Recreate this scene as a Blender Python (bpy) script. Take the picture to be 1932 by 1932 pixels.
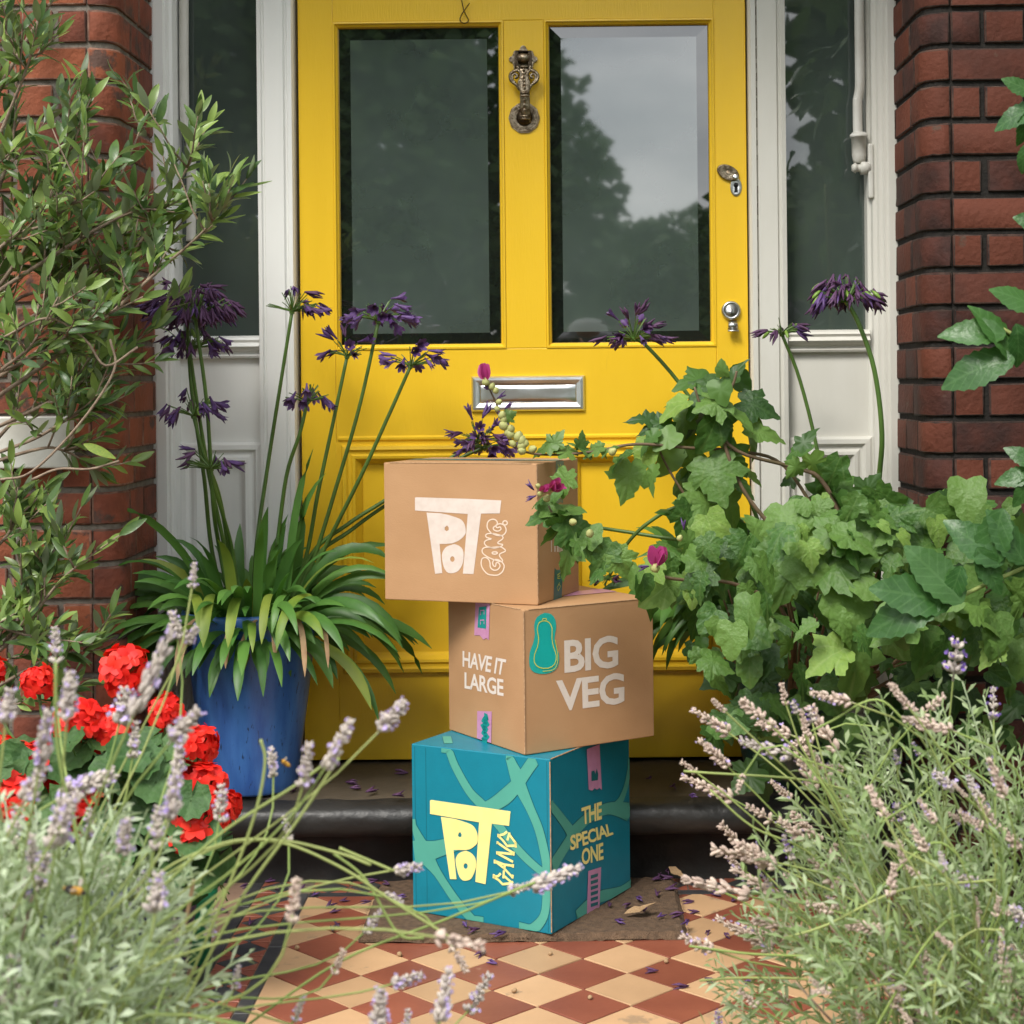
import bpy, bmesh, math, random
from mathutils import Vector, Matrix
V = Vector
S = bpy.context.scene
COL = S.collection
for o in list(bpy.data.objects): bpy.data.objects.remove(o)
random.seed(7)
R = random.random
def U(a, b): return a + (b - a) * random.random()

# ------------------------------------------------------------------ camera
W = 1932.0; F = 3211.8; CX = 1042.6; CY = 720.4; H = 0.94
ROLL = math.radians(-0.5716); YAW = math.radians(-0.4022)
cr, sr, cy_, sy_ = math.cos(ROLL), math.sin(ROLL), math.cos(YAW), math.sin(YAW)
AX = V((cr * cy_, -cr * sy_, sr)); AD = V((sr * cy_, -sr * sy_, -cr)); AF = V((sy_, cy_, 0))
CAM = V((0, 0, H))
cam = bpy.data.cameras.new('camera'); camo = bpy.data.objects.new('camera', cam); COL.objects.link(camo)
m = Matrix.Identity(4)
for i, a in enumerate((AX, -AD, -AF)):
    for k in range(3): m[k][i] = a[k]
for k in range(3): m[k][3] = CAM[k]
camo.matrix_world = m
cam.sensor_width = 36; cam.sensor_fit = 'HORIZONTAL'; cam.lens = 36 * F / W
cam.shift_x = 0.5 - CX / W; cam.shift_y = CY / W - 0.5
cam.clip_start = 0.05; cam.clip_end = 400
cam.dof.use_dof = True; cam.dof.focus_distance = 2.98; cam.dof.aperture_fstop = 9.5
S.camera = camo

# ------------------------------------------------------------------ sky, sun, exposure
SUN = V((-0.42, -0.75, 0.95)).normalized()
EL = math.asin(SUN.z); ROT = math.atan2(SUN.x, SUN.y)
w = bpy.data.worlds.new('World'); S.world = w; w.use_nodes = True
nt = w.node_tree; nt.nodes.clear()
N = nt.nodes.new; L = nt.links.new
out = N('ShaderNodeOutputWorld'); bg = N('ShaderNodeBackground'); bg.inputs['Strength'].default_value = 0.088
sky = N('ShaderNodeTexSky'); sky.sky_type = 'NISHITA'; sky.sun_disc = False
sky.sun_elevation = EL; sky.sun_rotation = ROT
tc = N('ShaderNodeTexCoord'); mp = N('ShaderNodeMapping'); mp.inputs['Scale'].default_value = (1, 1, 2.6)
nz = N('ShaderNodeTexNoise'); nz.inputs['Scale'].default_value = 3.2; nz.inputs['Detail'].default_value = 6; nz.inputs['Roughness'].default_value = 0.55
rp = N('ShaderNodeValToRGB'); rp.color_ramp.elements[0].position = 0.34; rp.color_ramp.elements[0].color = (5.6, 6.1, 6.8, 1)
rp.color_ramp.elements[1].position = 0.68; rp.color_ramp.elements[1].color = (15.0, 15.0, 14.8, 1)
mx = N('ShaderNodeMix'); mx.data_type = 'RGBA'; mx.inputs[0].default_value = 0.88
L(tc.outputs['Generated'], mp.inputs[0]); L(mp.outputs[0], nz.inputs['Vector']); L(nz.outputs['Fac'], rp.inputs[0])
sz = N('ShaderNodeSeparateXYZ'); L(tc.outputs['Generated'], sz.inputs[0])
zr = N('ShaderNodeMapRange'); zr.inputs[1].default_value = 0; zr.inputs[2].default_value = 1; zr.inputs[3].default_value = .85; zr.inputs[4].default_value = 1.35; L(sz.outputs[2], zr.inputs[0])   # overcast sky: brighter overhead
cm = N('ShaderNodeMix'); cm.data_type = 'RGBA'; cm.blend_type = 'MULTIPLY'; cm.inputs[0].default_value = 1; L(rp.outputs[0], cm.inputs[6]); L(zr.outputs[0], cm.inputs[7])
L(sky.outputs[0], mx.inputs[6]); L(cm.outputs[2], mx.inputs[7]); L(mx.outputs[2], bg.inputs[0]); L(bg.outputs[0], out.inputs[0])
sd = bpy.data.lights.new('sun', 'SUN'); sd.energy = 1.5; sd.angle = math.radians(18); sd.color = (1, 0.955, 0.88)
so = bpy.data.objects.new('sun', sd); COL.objects.link(so); so.rotation_euler = SUN.to_track_quat('Z', 'Y').to_euler(); so.location = SUN * 30
S.view_settings.view_transform = 'Standard'; S.view_settings.look = 'None'; S.view_settings.gamma = 1
S.view_settings.use_curve_mapping = False; S.view_settings.exposure = 1.2
S.cycles.max_bounces = 6; S.cycles.diffuse_bounces = 3; S.cycles.glossy_bounces = 3; S.cycles.transmission_bounces = 4
S.cycles.use_adaptive_sampling = True

# ------------------------------------------------------------------ photo geometry -> place
def ray(px, py): return AX * ((px - CX) / F) + AD * ((py - CY) / F) + AF
def P(px, py, Y):
    d = ray(px, py); return CAM + d * (Y / d.y)
def PZ(px, py, z=0.0):
    d = ray(px, py); return CAM + d * ((z - H) / d.z)
def PP(px, py, o, n):
    d = ray(px, py); return CAM + d * ((o - CAM).dot(n) / d.dot(n))
def A(x, y): return (645.67 + .3342 * x, 789.16 + .3342 * y)
def B(x, y): return (645.67 + .3342 * x, 1286.33 + .3342 * y)

# ------------------------------------------------------------------ object helpers
WM = {}
def props(o, label=None, cat=None, group=None, kind=None):
    if label: o['label'] = label
    if cat: o['category'] = cat
    if group: o['group'] = group
    if kind: o['kind'] = kind
    return o
def thing(name, label, cat, loc=(0, 0, 0), group=None, rz=0.0):
    o = bpy.data.objects.new(name, None); COL.objects.link(o); o.empty_display_size = .05
    o.matrix_basis = Matrix.Translation(loc) @ Matrix.Rotation(rz, 4, 'Z'); WM[o.name] = o.matrix_basis.copy()
    return props(o, label, cat, group)
def put(o, parent=None, M=None):
    M = Matrix.Identity(4) if M is None else M
    COL.objects.link(o)
    o.matrix_basis = M; WM[o.name] = M
    if parent is not None:
        o.parent = parent; o.matrix_parent_inverse = WM[parent.name].inverted()
    return o
def inst(name, me, parent=None, M=None): return put(bpy.data.objects.new(name, me), parent, M)

class MB:
    def __init__(s): s.v = []; s.f = []; s.m = []; s.mi = 0
    def add(s, vs, fs):
        b = len(s.v); s.v += [tuple(x) for x in vs]
        for f in fs: s.f.append(tuple(b + i for i in f)); s.m.append(s.mi)
        return s
    def box(s, x0, x1, y0, y1, z0, z1):
        vs = [(x, y, z) for x in (x0, x1) for y in (y0, y1) for z in (z0, z1)]
        return s.add(vs, [(0, 1, 3, 2), (4, 6, 7, 5), (0, 4, 5, 1), (2, 3, 7, 6), (0, 2, 6, 4), (1, 5, 7, 3)])
    def tube(s, pts, r, n=6, cap=True):
        pts = [V(p) for p in pts]; k = len(pts); rs = r if isinstance(r, (list, tuple)) else [r] * k
        vs = []; up = None
        for i in range(k):
            d = (pts[min(i + 1, k - 1)] - pts[max(i - 1, 0)])
            if d.length < 1e-9: d = V((0, 0, 1))
            d.normalize()
            if up is None: up = V((0, 0, 1)) if abs(d.z) < .9 else V((1, 0, 0))
            a = d.cross(up)
            if a.length < 1e-6: a = d.cross(V((0, 1, 0)))
            a.normalize(); b = d.cross(a); up = -b if False else a.cross(d)
            for j in range(n):
                t = 2 * math.pi * j / n; vs.append(pts[i] + (a * math.cos(t) + b * math.sin(t)) * rs[i])
        fs = [(i * n + j, i * n + (j + 1) % n, (i + 1) * n + (j + 1) % n, (i + 1) * n + j) for i in range(k - 1) for j in range(n)]
        if cap: fs += [tuple(range(n))[::-1], tuple((k - 1) * n + j for j in range(n))]
        return s.add(vs, fs)
    def lathe(s, prof, n=24, c=(0, 0, 0), M=None):
        vs = []
        for r, z in prof:
            for j in range(n):
                t = 2 * math.pi * j / n; p = V((r * math.cos(t), r * math.sin(t), z))
                vs.append((M @ p if M else p) + V(c))
        k = len(prof)
        return s.add(vs, [(i * n + j, i * n + (j + 1) % n, (i + 1) * n + (j + 1) % n, (i + 1) * n + j) for i in range(k - 1) for j in range(n)])
    def extr(s, poly, d):
        n = len(poly); vs = [V(p) for p in poly] + [V(p) + V(d) for p in poly]
        return s.add(vs, [tuple(range(n))[::-1], tuple(range(n, 2 * n))] + [(i, (i + 1) % n, n + (i + 1) % n, n + i) for i in range(n)])
    def frame(s, x0, x1, z0, z1, prof, Y):          # mitred rectangular moulding: prof = (inset, depth)
        vs = []
        for d, y in prof:
            vs += [(x0 + d, Y + y, z0 + d), (x1 - d, Y + y, z0 + d), (x1 - d, Y + y, z1 - d), (x0 + d, Y + y, z1 - d)]
        return s.add(vs, [(i * 4 + j, i * 4 + (j + 1) % 4, (i + 1) * 4 + (j + 1) % 4, (i + 1) * 4 + j) for i in range(len(prof) - 1) for j in range(4)])
    def vstrip(s, plan, z0, z1):                    # vertical moulding from a plan line
        n = len(plan); vs = [(x, y, z0) for x, y in plan] + [(x, y, z1) for x, y in plan]
        return s.add(vs, [(i, i + 1, n + i + 1, n + i) for i in range(n - 1)])
    def hstrip(s, prof, x0, x1):                    # horizontal moulding from a (y,z) line
        n = len(prof); vs = [(x0, y, z) for y, z in prof] + [(x1, y, z) for y, z in prof]
        return s.add(vs, [(i, i + 1, n + i + 1, n + i) for i in range(n - 1)])
    def mesh(s, name, mats, smooth=False):
        me = bpy.data.meshes.new(name); me.from_pydata(s.v, [], s.f)
        for mt in (mats if isinstance(mats, (list, tuple)) else [mats]): me.materials.append(mt)
        if any(s.m): me.polygons.foreach_set('material_index', s.m)
        if smooth: me.polygons.foreach_set('use_smooth', [True] * len(me.polygons))
        me.update(); return me
    def build(s, name, mats, parent=None, smooth=False, M=None, bevel=0, autos=False):
        o = inst(name, s.mesh(name, mats, smooth), parent, M)
        if bevel:
            b = o.modifiers.new('bevel', 'BEVEL'); b.width = bevel; b.segments = 2; b.limit_method = 'ANGLE'; b.angle_limit = math.radians(40)
        return o
def fixn(me):
    bm = bmesh.new(); bm.from_mesh(me); bmesh.ops.recalc_face_normals(bm, faces=bm.faces); bm.to_mesh(me); bm.free(); return me
def frameM(loc, d, up=V((0, 0, 1)), sc=1.0):        # local Y along d, local Z near up
    y = V(d).normalized(); x = y.cross(V(up))
    if x.length < 1e-4: x = y.cross(V((1, 0.1, 0)))
    x.normalize(); z = x.cross(y)
    sx, sy, sz = sc if isinstance(sc, (tuple, list)) else (sc, sc, sc)
    return Matrix(((x.x * sx, y.x * sy, z.x * sz, loc[0]), (x.y * sx, y.y * sy, z.y * sz, loc[1]), (x.z * sx, y.z * sy, z.z * sz, loc[2]), (0, 0, 0, 1)))
def rdir(): 
    z = U(-1, 1); t = U(0, 6.2832); r = math.sqrt(1 - z * z); return V((r * math.cos(t), r * math.sin(t), z))
def bez(a, b, c, d, n=10):
    return [a * (1 - t) ** 3 + b * 3 * t * (1 - t) ** 2 + c * 3 * t * t * (1 - t) + d * t ** 3 for t in [i / n for i in range(n + 1)]]
def smoothline(pts, n=4):
    pts = [V(p) for p in pts]; o = []
    q = [pts[0] * 2 - pts[1]] + pts + [pts[-1] * 2 - pts[-2]]
    for i in range(1, len(q) - 2):
        for k in range(n):
            t = k / n; a, b, c, d = q[i - 1], q[i], q[i + 1], q[i + 2]
            o.append(.5 * ((2 * b) + (c - a) * t + (2 * a - 5 * b + 4 * c - d) * t * t + (3 * b - a - 3 * c + d) * t ** 3))
    return o + [pts[-1]]

# ------------------------------------------------------------------ materials
def lin(r, g, b): return tuple(((c / 255) / 12.92 if c / 255 <= .04045 else ((c / 255 + .055) / 1.055) ** 2.4) for c in (r, g, b))
def mat(name, c1, c2=None, rough=.5, scale=30, bump=0.0, bscale=None, metal=0, spec=.5, rnd=0.0, trans=0.0, stretch=None, detail=5, coat=0, c3=None, back=None, ior=1.45, lo=.35, hi=.65, wear=None, vein=None, bdist=.004):
    m = bpy.data.materials.new(name); m.use_nodes = True; t = m.node_tree; nn = t.nodes.new; ll = t.links.new
    bs = t.nodes['Principled BSDF']; o = t.nodes['Material Output']
    bs.inputs['Roughness'].default_value = rough; bs.inputs['Metallic'].default_value = metal
    bs.inputs['Specular IOR Level'].default_value = spec; bs.inputs['IOR'].default_value = ior
    if coat: bs.inputs['Coat Weight'].default_value = coat; bs.inputs['Coat Roughness'].default_value = .08
    tcn = t.nodes.new('ShaderNodeTexCoord'); vec = tcn.outputs['Object']
    if stretch:
        mpn = nn('ShaderNodeMapping'); mpn.inputs['Scale'].default_value = stretch; ll(vec, mpn.inputs[0]); vec = mpn.outputs[0]
    if rnd:
        oi0 = nn('ShaderNodeObjectInfo'); vm = nn('ShaderNodeVectorMath'); vm.operation = 'MULTIPLY_ADD'; ll(oi0.outputs['Random'], vm.inputs[0]); vm.inputs[1].default_value = (37, 53, 71); ll(vec, vm.inputs[2]); vec = vm.outputs[0]
    nz = nn('ShaderNodeTexNoise'); nz.inputs['Scale'].default_value = scale; nz.inputs['Detail'].default_value = detail; ll(vec, nz.inputs['Vector'])
    def mix(fac, a, b, mode='MIX'):
        x = nn('ShaderNodeMix'); x.data_type = 'RGBA'; x.blend_type = mode
        for k, val in ((0, fac), (6, a), (7, b)):
            if hasattr(val, 'is_output'): ll(val, x.inputs[k])
            else: x.inputs[k].default_value = val if k == 0 else (*val[:3], 1)
        return x.outputs[2]
    def rng(v, a, b):
        x = nn('ShaderNodeMapRange'); ll(v, x.inputs[0]); x.inputs[1].default_value = a; x.inputs[2].default_value = b; return x.outputs[0]
    col = mix(rng(nz.outputs['Fac'], lo, hi), c1, c2 or c1)
    if rnd:
        oi = nn('ShaderNodeObjectInfo'); ge = nn('ShaderNodeNewGeometry')
        ad = nn('ShaderNodeMath'); ad.operation = 'ADD'; ll(oi.outputs['Random'], ad.inputs[0]); ll(ge.outputs['Random Per Island'], ad.inputs[1])
        fr = nn('ShaderNodeMath'); fr.operation = 'FRACT'; ll(ad.outputs[0], fr.inputs[0])
        if c3: 
            ml = nn('ShaderNodeMath'); ml.operation = 'MULTIPLY'; ll(rng(fr.outputs[0], .25, 1.0), ml.inputs[0]); ml.inputs[1].default_value = rnd
            col = mix(ml.outputs[0], col, c3)
        else:
            hs = nn('ShaderNodeHueSaturation'); ll(col, hs.inputs['Color'])
            x = nn('ShaderNodeMapRange'); ll(fr.outputs[0], x.inputs[0]); x.inputs[3].default_value = 1 - rnd; x.inputs[4].default_value = 1 + rnd
            ll(x.outputs[0], hs.inputs['Value']); col = hs.outputs[0]
    if wear:                                        # (colour, scale, threshold)
        n2 = nn('ShaderNodeTexNoise'); n2.inputs['Scale'].default_value = wear[1]; n2.inputs['Detail'].default_value = 8; n2.inputs['Roughness'].default_value = .65; ll(vec, n2.inputs['Vector'])
        col = mix(rng(n2.outputs['Fac'], wear[2], wear[2] + .06), col, wear[0])
    if vein:
        def mth(op, a, b=None):
            x = nn('ShaderNodeMath'); x.operation = op
            for k, val in ((0, a), (1, b)):
                if val is None: continue
                if hasattr(val, 'is_output'): ll(val, x.inputs[k])
                else: x.inputs[k].default_value = val
            return x.outputs[0]
        sx_ = nn('ShaderNodeSeparateXYZ'); ll(tcn.outputs['Object'], sx_.inputs[0]); X_, Y_ = sx_.outputs[0], sx_.outputs[1]
        if vein[0] == 'palm': ph_ = mth('MULTIPLY', mth('ARCTAN2', X_, mth('ADD', Y_, .02)), vein[1])
        else: ph_ = mth('MULTIPLY', mth('SUBTRACT', Y_, mth('MULTIPLY', mth('ABSOLUTE', X_), 1.1)), vein[1])
        v1 = mth('POWER', mth('ABSOLUTE', mth('COSINE', ph_)), 28.0)
        mid = rng(mth('ABSOLUTE', X_), .022, .008); vf = mth('MULTIPLY', mth('MAXIMUM', v1, mid), vein[3])
        col = mix(vf, col, vein[2])
    if back:
        ge2 = nn('ShaderNodeNewGeometry'); col = mix(ge2.outputs['Backfacing'], col, back)
    ll(col, bs.inputs['Base Color'])
    if bump:
        bp = nn('ShaderNodeBump'); bp.inputs['Strength'].default_value = bump; bp.inputs['Distance'].default_value = bdist
        nb = nn('ShaderNodeTexNoise'); nb.inputs['Scale'].default_value = bscale or scale * 2; nb.inputs['Detail'].default_value = 4; ll(vec, nb.inputs['Vector'])
        ll(nb.outputs['Fac'], bp.inputs['Height']); ll(bp.outputs[0], bs.inputs['Normal'])
    if trans:
        tr = nn('ShaderNodeBsdfTranslucent'); ms = nn('ShaderNodeMixShader'); ms.inputs[0].default_value = trans
        tcx = mix(1.0, col, (1.0, 1.15, .55), 'MULTIPLY'); ll(tcx, tr.inputs['Color'])
        ll(bs.outputs[0], ms.inputs[1]); ll(tr.outputs[0], ms.inputs[2]); ll(ms.outputs[0], o.inputs['Surface'])
    return m
M = {}
M['yellow'] = mat('yellow_paint', (.79, .500, .024), (.775, .485, .022), .28, 3, .10, 60, stretch=(6, 6, .7), wear=((.66, .40, .022), 2.6, .70))
M['white'] = mat('white_paint', (.79, .79, .755), (.76, .76, .725), .36, 4, .06, 40, stretch=(3, 3, 1), wear=((.62, .60, .54), 7, .72))
M['whiteshade'] = mat('shaded_white_paint', (.63, .615, .56), (.59, .575, .515), .42, 4, .08, 40, stretch=(3, 3, 1), wear=((.45, .42, .36), 7, .70))  # white greyed by the right side's shade, put into the paint colour
M['film'] = mat('frosted_film_glass', (.066, .088, .078), (.054, .073, .064), .025, 6, 0, spec=.5, ior=2.4, wear=((.14, .17, .155), 16, .70))
M['clearglass'] = mat('clear_glass_dark_hall', (.008, .010, .009), (.012, .016, .012), .008, 5, ior=2.1)
M['sideglass'] = mat('side_window_glass', (.060, .078, .069), (.048, .063, .055), .015, 3, ior=1.85, wear=((.13, .15, .14), 14, .70))
M['chrome'] = mat('chrome', (.88, .89, .90), (.74, .74, .73), .30, 14, .12, 40, metal=1)
M['steel'] = mat('satin_steel', (.60, .60, .58), (.45, .45, .43), .28, 60, .1, 200, metal=1)
M['bronze'] = mat('aged_bronze', (.40, .33, .24), (.15, .11, .07), .34, 120, .3, 260, metal=1)
M['bronzedark'] = mat('dark_bronze', (.10, .075, .05), (.05, .037, .025), .45, 90, .2, 200, metal=1)
M['black'] = mat('black_hole', (.008, .008, .008), None, .7)
M['brick'] = mat('red_brick', (.215, .056, .029), (.115, .034, .020), .85, 20, .8, 90, rnd=.8, c3=(.34, .098, .04), wear=((.085, .045, .033), 12, .56), detail=9)
M['brickrim'] = mat('mortar_smeared_brick_edge', (.24, .125, .085), (.12, .05, .034), .9, 60, .6, 120, rnd=.5)
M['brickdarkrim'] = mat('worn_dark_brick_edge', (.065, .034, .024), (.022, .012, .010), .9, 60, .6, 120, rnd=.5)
M['brickdark'] = mat('sooty_shaded_brick', (.068, .018, .011), (.032, .011, .008), .82, 20, .7, 90, rnd=.8, c3=(.145, .036, .016), wear=((.085, .05, .035), 18, .65), detail=8)  # soot, and the right pier's shade too, both put into the brick colour
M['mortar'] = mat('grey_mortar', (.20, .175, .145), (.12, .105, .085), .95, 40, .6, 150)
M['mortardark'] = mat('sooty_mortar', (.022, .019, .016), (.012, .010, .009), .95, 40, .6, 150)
M['cream'] = mat('cream_tile', (.53, .325, .175), (.46, .28, .15), .5, 9, .10, 90, rnd=.12, wear=((.36, .235, .14), 13, .60), detail=8)
M['redtile'] = mat('terracotta_tile', (.27, .082, .046), (.215, .062, .036), .45, 9, .10, 90, rnd=.16, wear=((.34, .17, .11), 13, .66), detail=8)
M['blacktile'] = mat('black_tile', (.035, .034, .036), (.055, .053, .052), .5, 25, .1, 120, rnd=.2, wear=((.16, .13, .1), 22, .66))
M['buff'] = mat('buff_edging_stone', (.28, .175, .115), (.22, .135, .09), .8, 18, .3, 120, wear=((.12, .085, .06), 14, .62))
M['grout'] = mat('grout', (.17, .125, .09), (.12, .09, .07), .95, 60, .3, 200)
M['soil'] = mat('soil', (.035, .024, .016), (.06, .042, .028), .95, 40, .8, 80)
M['stepblack'] = mat('black_painted_stone', (.012, .0115, .011), (.028, .026, .024), .42, 9, .6, 40, wear=((.10, .08, .055), 9, .66))
M['steptop'] = mat('worn_dark_stone', (.085, .066, .045), (.05, .04, .028), .6, 8, .3, 60, wear=((.02, .018, .016), 6, .60))
M['mat'] = mat('brown_coir', (.16, .098, .058), (.10, .062, .038), .98, 90, 1.0, 420, wear=((.21, .14, .09), 30, .66))
M['blueglaze'] = mat('blue_glaze', (.055, .165, .43), (.030, .095, .31), .36, 7, .10, 60, stretch=(5, 5, .8), coat=.2, wear=((.020, .04, .10), 34, .60), detail=9)
M['navyglaze'] = mat('navy_glaze', (.008, .018, .09), (.006, .012, .05), .25, 10, coat=.3)
M['greenplastic'] = mat('green_plastic', (.01, .20, .085), None, .4)
M['darkgreenglaze'] = mat('dark_green_glaze', (.014, .045, .036), (.010, .03, .026), .28, 8, coat=.3)
M['card'] = mat('kraft_cardboard', (.465, .265, .130), (.415, .230, .108), .78, 7, .10, 260, stretch=(1, 1, 1.6), detail=10)
M['cardedge'] = mat('cardboard_edge', (.50, .32, .18), (.36, .21, .11), .85, 200, .3, 500)
M['tealcard'] = mat('teal_printed_card', (.006, .205, .285), (.006, .19, .265), .42, 30, .06, 260)
M['tealgreen'] = mat('green_print', (.085, .365, .285), (.08, .345, .27), .45, 30)
M['tealline'] = mat('dark_teal_print', (.006, .11, .14), None, .45)
M['yellowprint'] = mat('pale_yellow_print', (.90, .80, .29), (.86, .76, .27), .5, 60)
M['whiteprint'] = mat('off_white_print', (.70, .60, .53), (.64, .54, .47), .6, 80)
M['whiteletter'] = mat('white_letter_print', (.74, .66, .59), (.70, .62, .55), .65, 140)
M['outline'] = mat('pale_outline_print', (.76, .60, .47), None, .6)
M['pinktape'] = mat('pink_tape', (.58, .28, .46), (.54, .25, .42), .3, 60, .15, 90)
M['tealtape'] = mat('teal_tape', (.012, .15, .17), (.01, .13, .15), .3, 60)
M['tealink'] = mat('teal_ink', (.01, .27, .25), None, .4)
M['sticker'] = mat('teal_sticker', (.010, .42, .385), (.01, .39, .36), .35, 40)
M['stickerdark'] = mat('sticker_border', (.02, .42, .37), None, .35)
M['lime'] = mat('lime_print', (.62, .66, .10), None, .45)
LG = dict(trans=.28, rough=.42, scale=60, bump=.15, bscale=160)
M['olive'] = mat('olive_leaf', (.088, .16, .045), (.060, .118, .036), rnd=.95, c3=(.27, .375, .09), back=(.20, .25, .15), trans=.26, rough=.32, scale=6, bump=.1, bscale=20)
M['bark'] = mat('grey_bark', (.30, .225, .16), (.17, .12, .085), .9, 60, .5, 200)
M['aga'] = mat('strap_leaf', (.070, .185, .032), (.050, .14, .025), rnd=.85, c3=(.115, .25, .045), trans=.24, rough=.42, scale=14, stretch=(3, 3, 1))
M['agayel'] = mat('yellowing_leaf', (.22, .30, .035), (.12, .22, .028), rnd=.6, c3=(.28, .30, .05), trans=.25, rough=.5, scale=18)
M['agadry'] = mat('dry_leaf', (.42, .28, .15), (.28, .17, .09), .8, 30)
M['stalk'] = mat('green_stalk', (.085, .165, .030), (.065, .125, .025), .45, 20)
M['petal'] = mat('dark_violet_petal', (.105, .048, .185), (.055, .02, .085), rnd=.8, c3=(.19, .105, .31), trans=.2, rough=.5, scale=4)
M['wilt'] = mat('wilted_plum_petal', (.060, .020, .062), (.10, .038, .10), rnd=.8, c3=(.15, .07, .16), trans=.15, rough=.6, scale=4)
M['pod'] = mat('seed_pod', (.16, .27, .04), None, .4)
M['mallow'] = mat('mallow_leaf', (.066, .158, .027), (.047, .118, .022), rnd=.9, c3=(.15, .265, .055), back=(.13, .21, .08), trans=.28, rough=.48, scale=5, bump=.22, bscale=9, bdist=.02, vein=('palm', 5.0, (.16, .25, .07), .35))
M['mallowdeep'] = mat('shaded_mallow_leaf', (.032, .086, .016), (.023, .064, .013), rnd=.7, c3=(.06, .13, .025), trans=.25, rough=.48, scale=5, bump=.22, bscale=9, bdist=.02, vein=('palm', 5.0, (.08, .155, .045), .35))  # darker leaf copy, with the shade deep in the bush put into its colour
M['mallowlime'] = mat('young_mallow_leaf', (.25, .385, .075), (.20, .33, .065), rnd=.6, c3=(.15, .27, .06), trans=.3, rough=.6, scale=5, bump=.22, bscale=12, bdist=.02, vein=('palm', 5.0, (.33, .44, .16), .4))
M['mallowstem'] = mat('mallow_stem', (.10, .075, .035), (.16, .10, .06), .6, 40)
M['bud'] = mat('pale_bud', (.42, .43, .16), (.33, .33, .12), .6, 80)
M['pinkpetal'] = mat('pink_petal', (.50, .06, .24), (.36, .03, .16), .5, 60, trans=.3)
M['climber'] = mat('serrated_leaf', (.040, .122, .026), (.030, .092, .021), rnd=.7, c3=(.066, .16, .036), back=(.13, .21, .085), trans=.25, rough=.36, scale=5, bump=.12, bscale=7, bdist=.02, vein=('pin', 22.0, (.10, .21, .065), .4))
M['gerleaf'] = mat('geranium_leaf', (.05, .125, .03), (.035, .09, .022), rnd=.7, c3=(.08, .16, .04), trans=.2, rough=.6, scale=5, bump=.2, bscale=10, bdist=.02, vein=('palm', 4.5, (.10, .19, .06), .4))
M['gerred'] = mat('scarlet_petal', (.80, .016, .010), (.68, .010, .007), rnd=.6, c3=(.88, .05, .02), trans=.25, rough=.55, scale=80)
M['lavleaf'] = mat('grey_green_leaf', (.40, .48, .30), (.29, .375, .20), rnd=.85, c3=(.54, .60, .45), trans=.25, rough=.7, scale=40)
M['lavleafr'] = mat('green_lavender_leaf', (.29, .38, .155), (.19, .28, .10), rnd=.9, c3=(.46, .53, .34), trans=.25, rough=.7, scale=40)
M['lavstem'] = mat('lavender_stem', (.25, .33, .085), (.17, .24, .06), .65, 14, rnd=.6, c3=(.35, .36, .13))
M['lavcal'] = mat('lavender_calyx', (.55, .48, .43), (.42, .36, .34), rnd=.8, c3=(.68, .60, .52), rough=.85, scale=90, trans=.15)
M['lavpetal'] = mat('lilac_petal', (.56, .45, .76), (.47, .36, .70), rough=.6, scale=60, trans=.2, rnd=.6, c3=(.68, .58, .82))
M['lavviolet'] = mat('violet_petal', (.24, .15, .50), (.18, .10, .42), rough=.6, scale=60, trans=.2, rnd=.5, c3=(.32, .22, .55))
M['lavdry'] = mat('spent_calyx', (.60, .46, .39), (.46, .34, .28), rnd=.8, c3=(.74, .61, .50), rough=.9, scale=90, trans=.15)
M['pipe'] = mat('painted_pipe', (.66, .65, .60), (.55, .53, .47), .4, 12, .15, 60, wear=((.30, .17, .09), 18, .70))
M['treeleaf'] = mat('tree_leaf', (.055, .115, .030), (.045, .09, .024), rnd=.7, c3=(.10, .17, .045), trans=.25, rough=.6)
M['grass'] = mat('grass_ground', (.05, .085, .025), (.07, .075, .035), .95, 12, .5, 60)
M['paving'] = mat('pavement', (.22, .21, .19), (.17, .16, .15), .9, 8, .3, 60)
M['skin'] = mat('skin', (.50, .30, .21), (.46, .27, .19), .5, 20)
M['shirt'] = mat('grey_shirt', (.34, .35, .36), (.28, .29, .30), .9, 30, .3, 90)
M['trouser'] = mat('navy_trousers', (.03, .035, .05), None, .9)
M['cap'] = mat('grey_cap', (.30, .30, .30), (.25, .25, .25), .9, 40, .3, 120)
M['hair'] = mat('brown_hair', (.05, .03, .02), None, .6)
M['fur'] = mat('bee_fur_black', (.015, .012, .01), None, .9)
M['furyel'] = mat('bee_fur_yellow', (.50, .27, .03), (.36, .18, .03), .9, 200)
M['wing'] = mat('bee_wing', (.25, .22, .18), None, .3)

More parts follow.
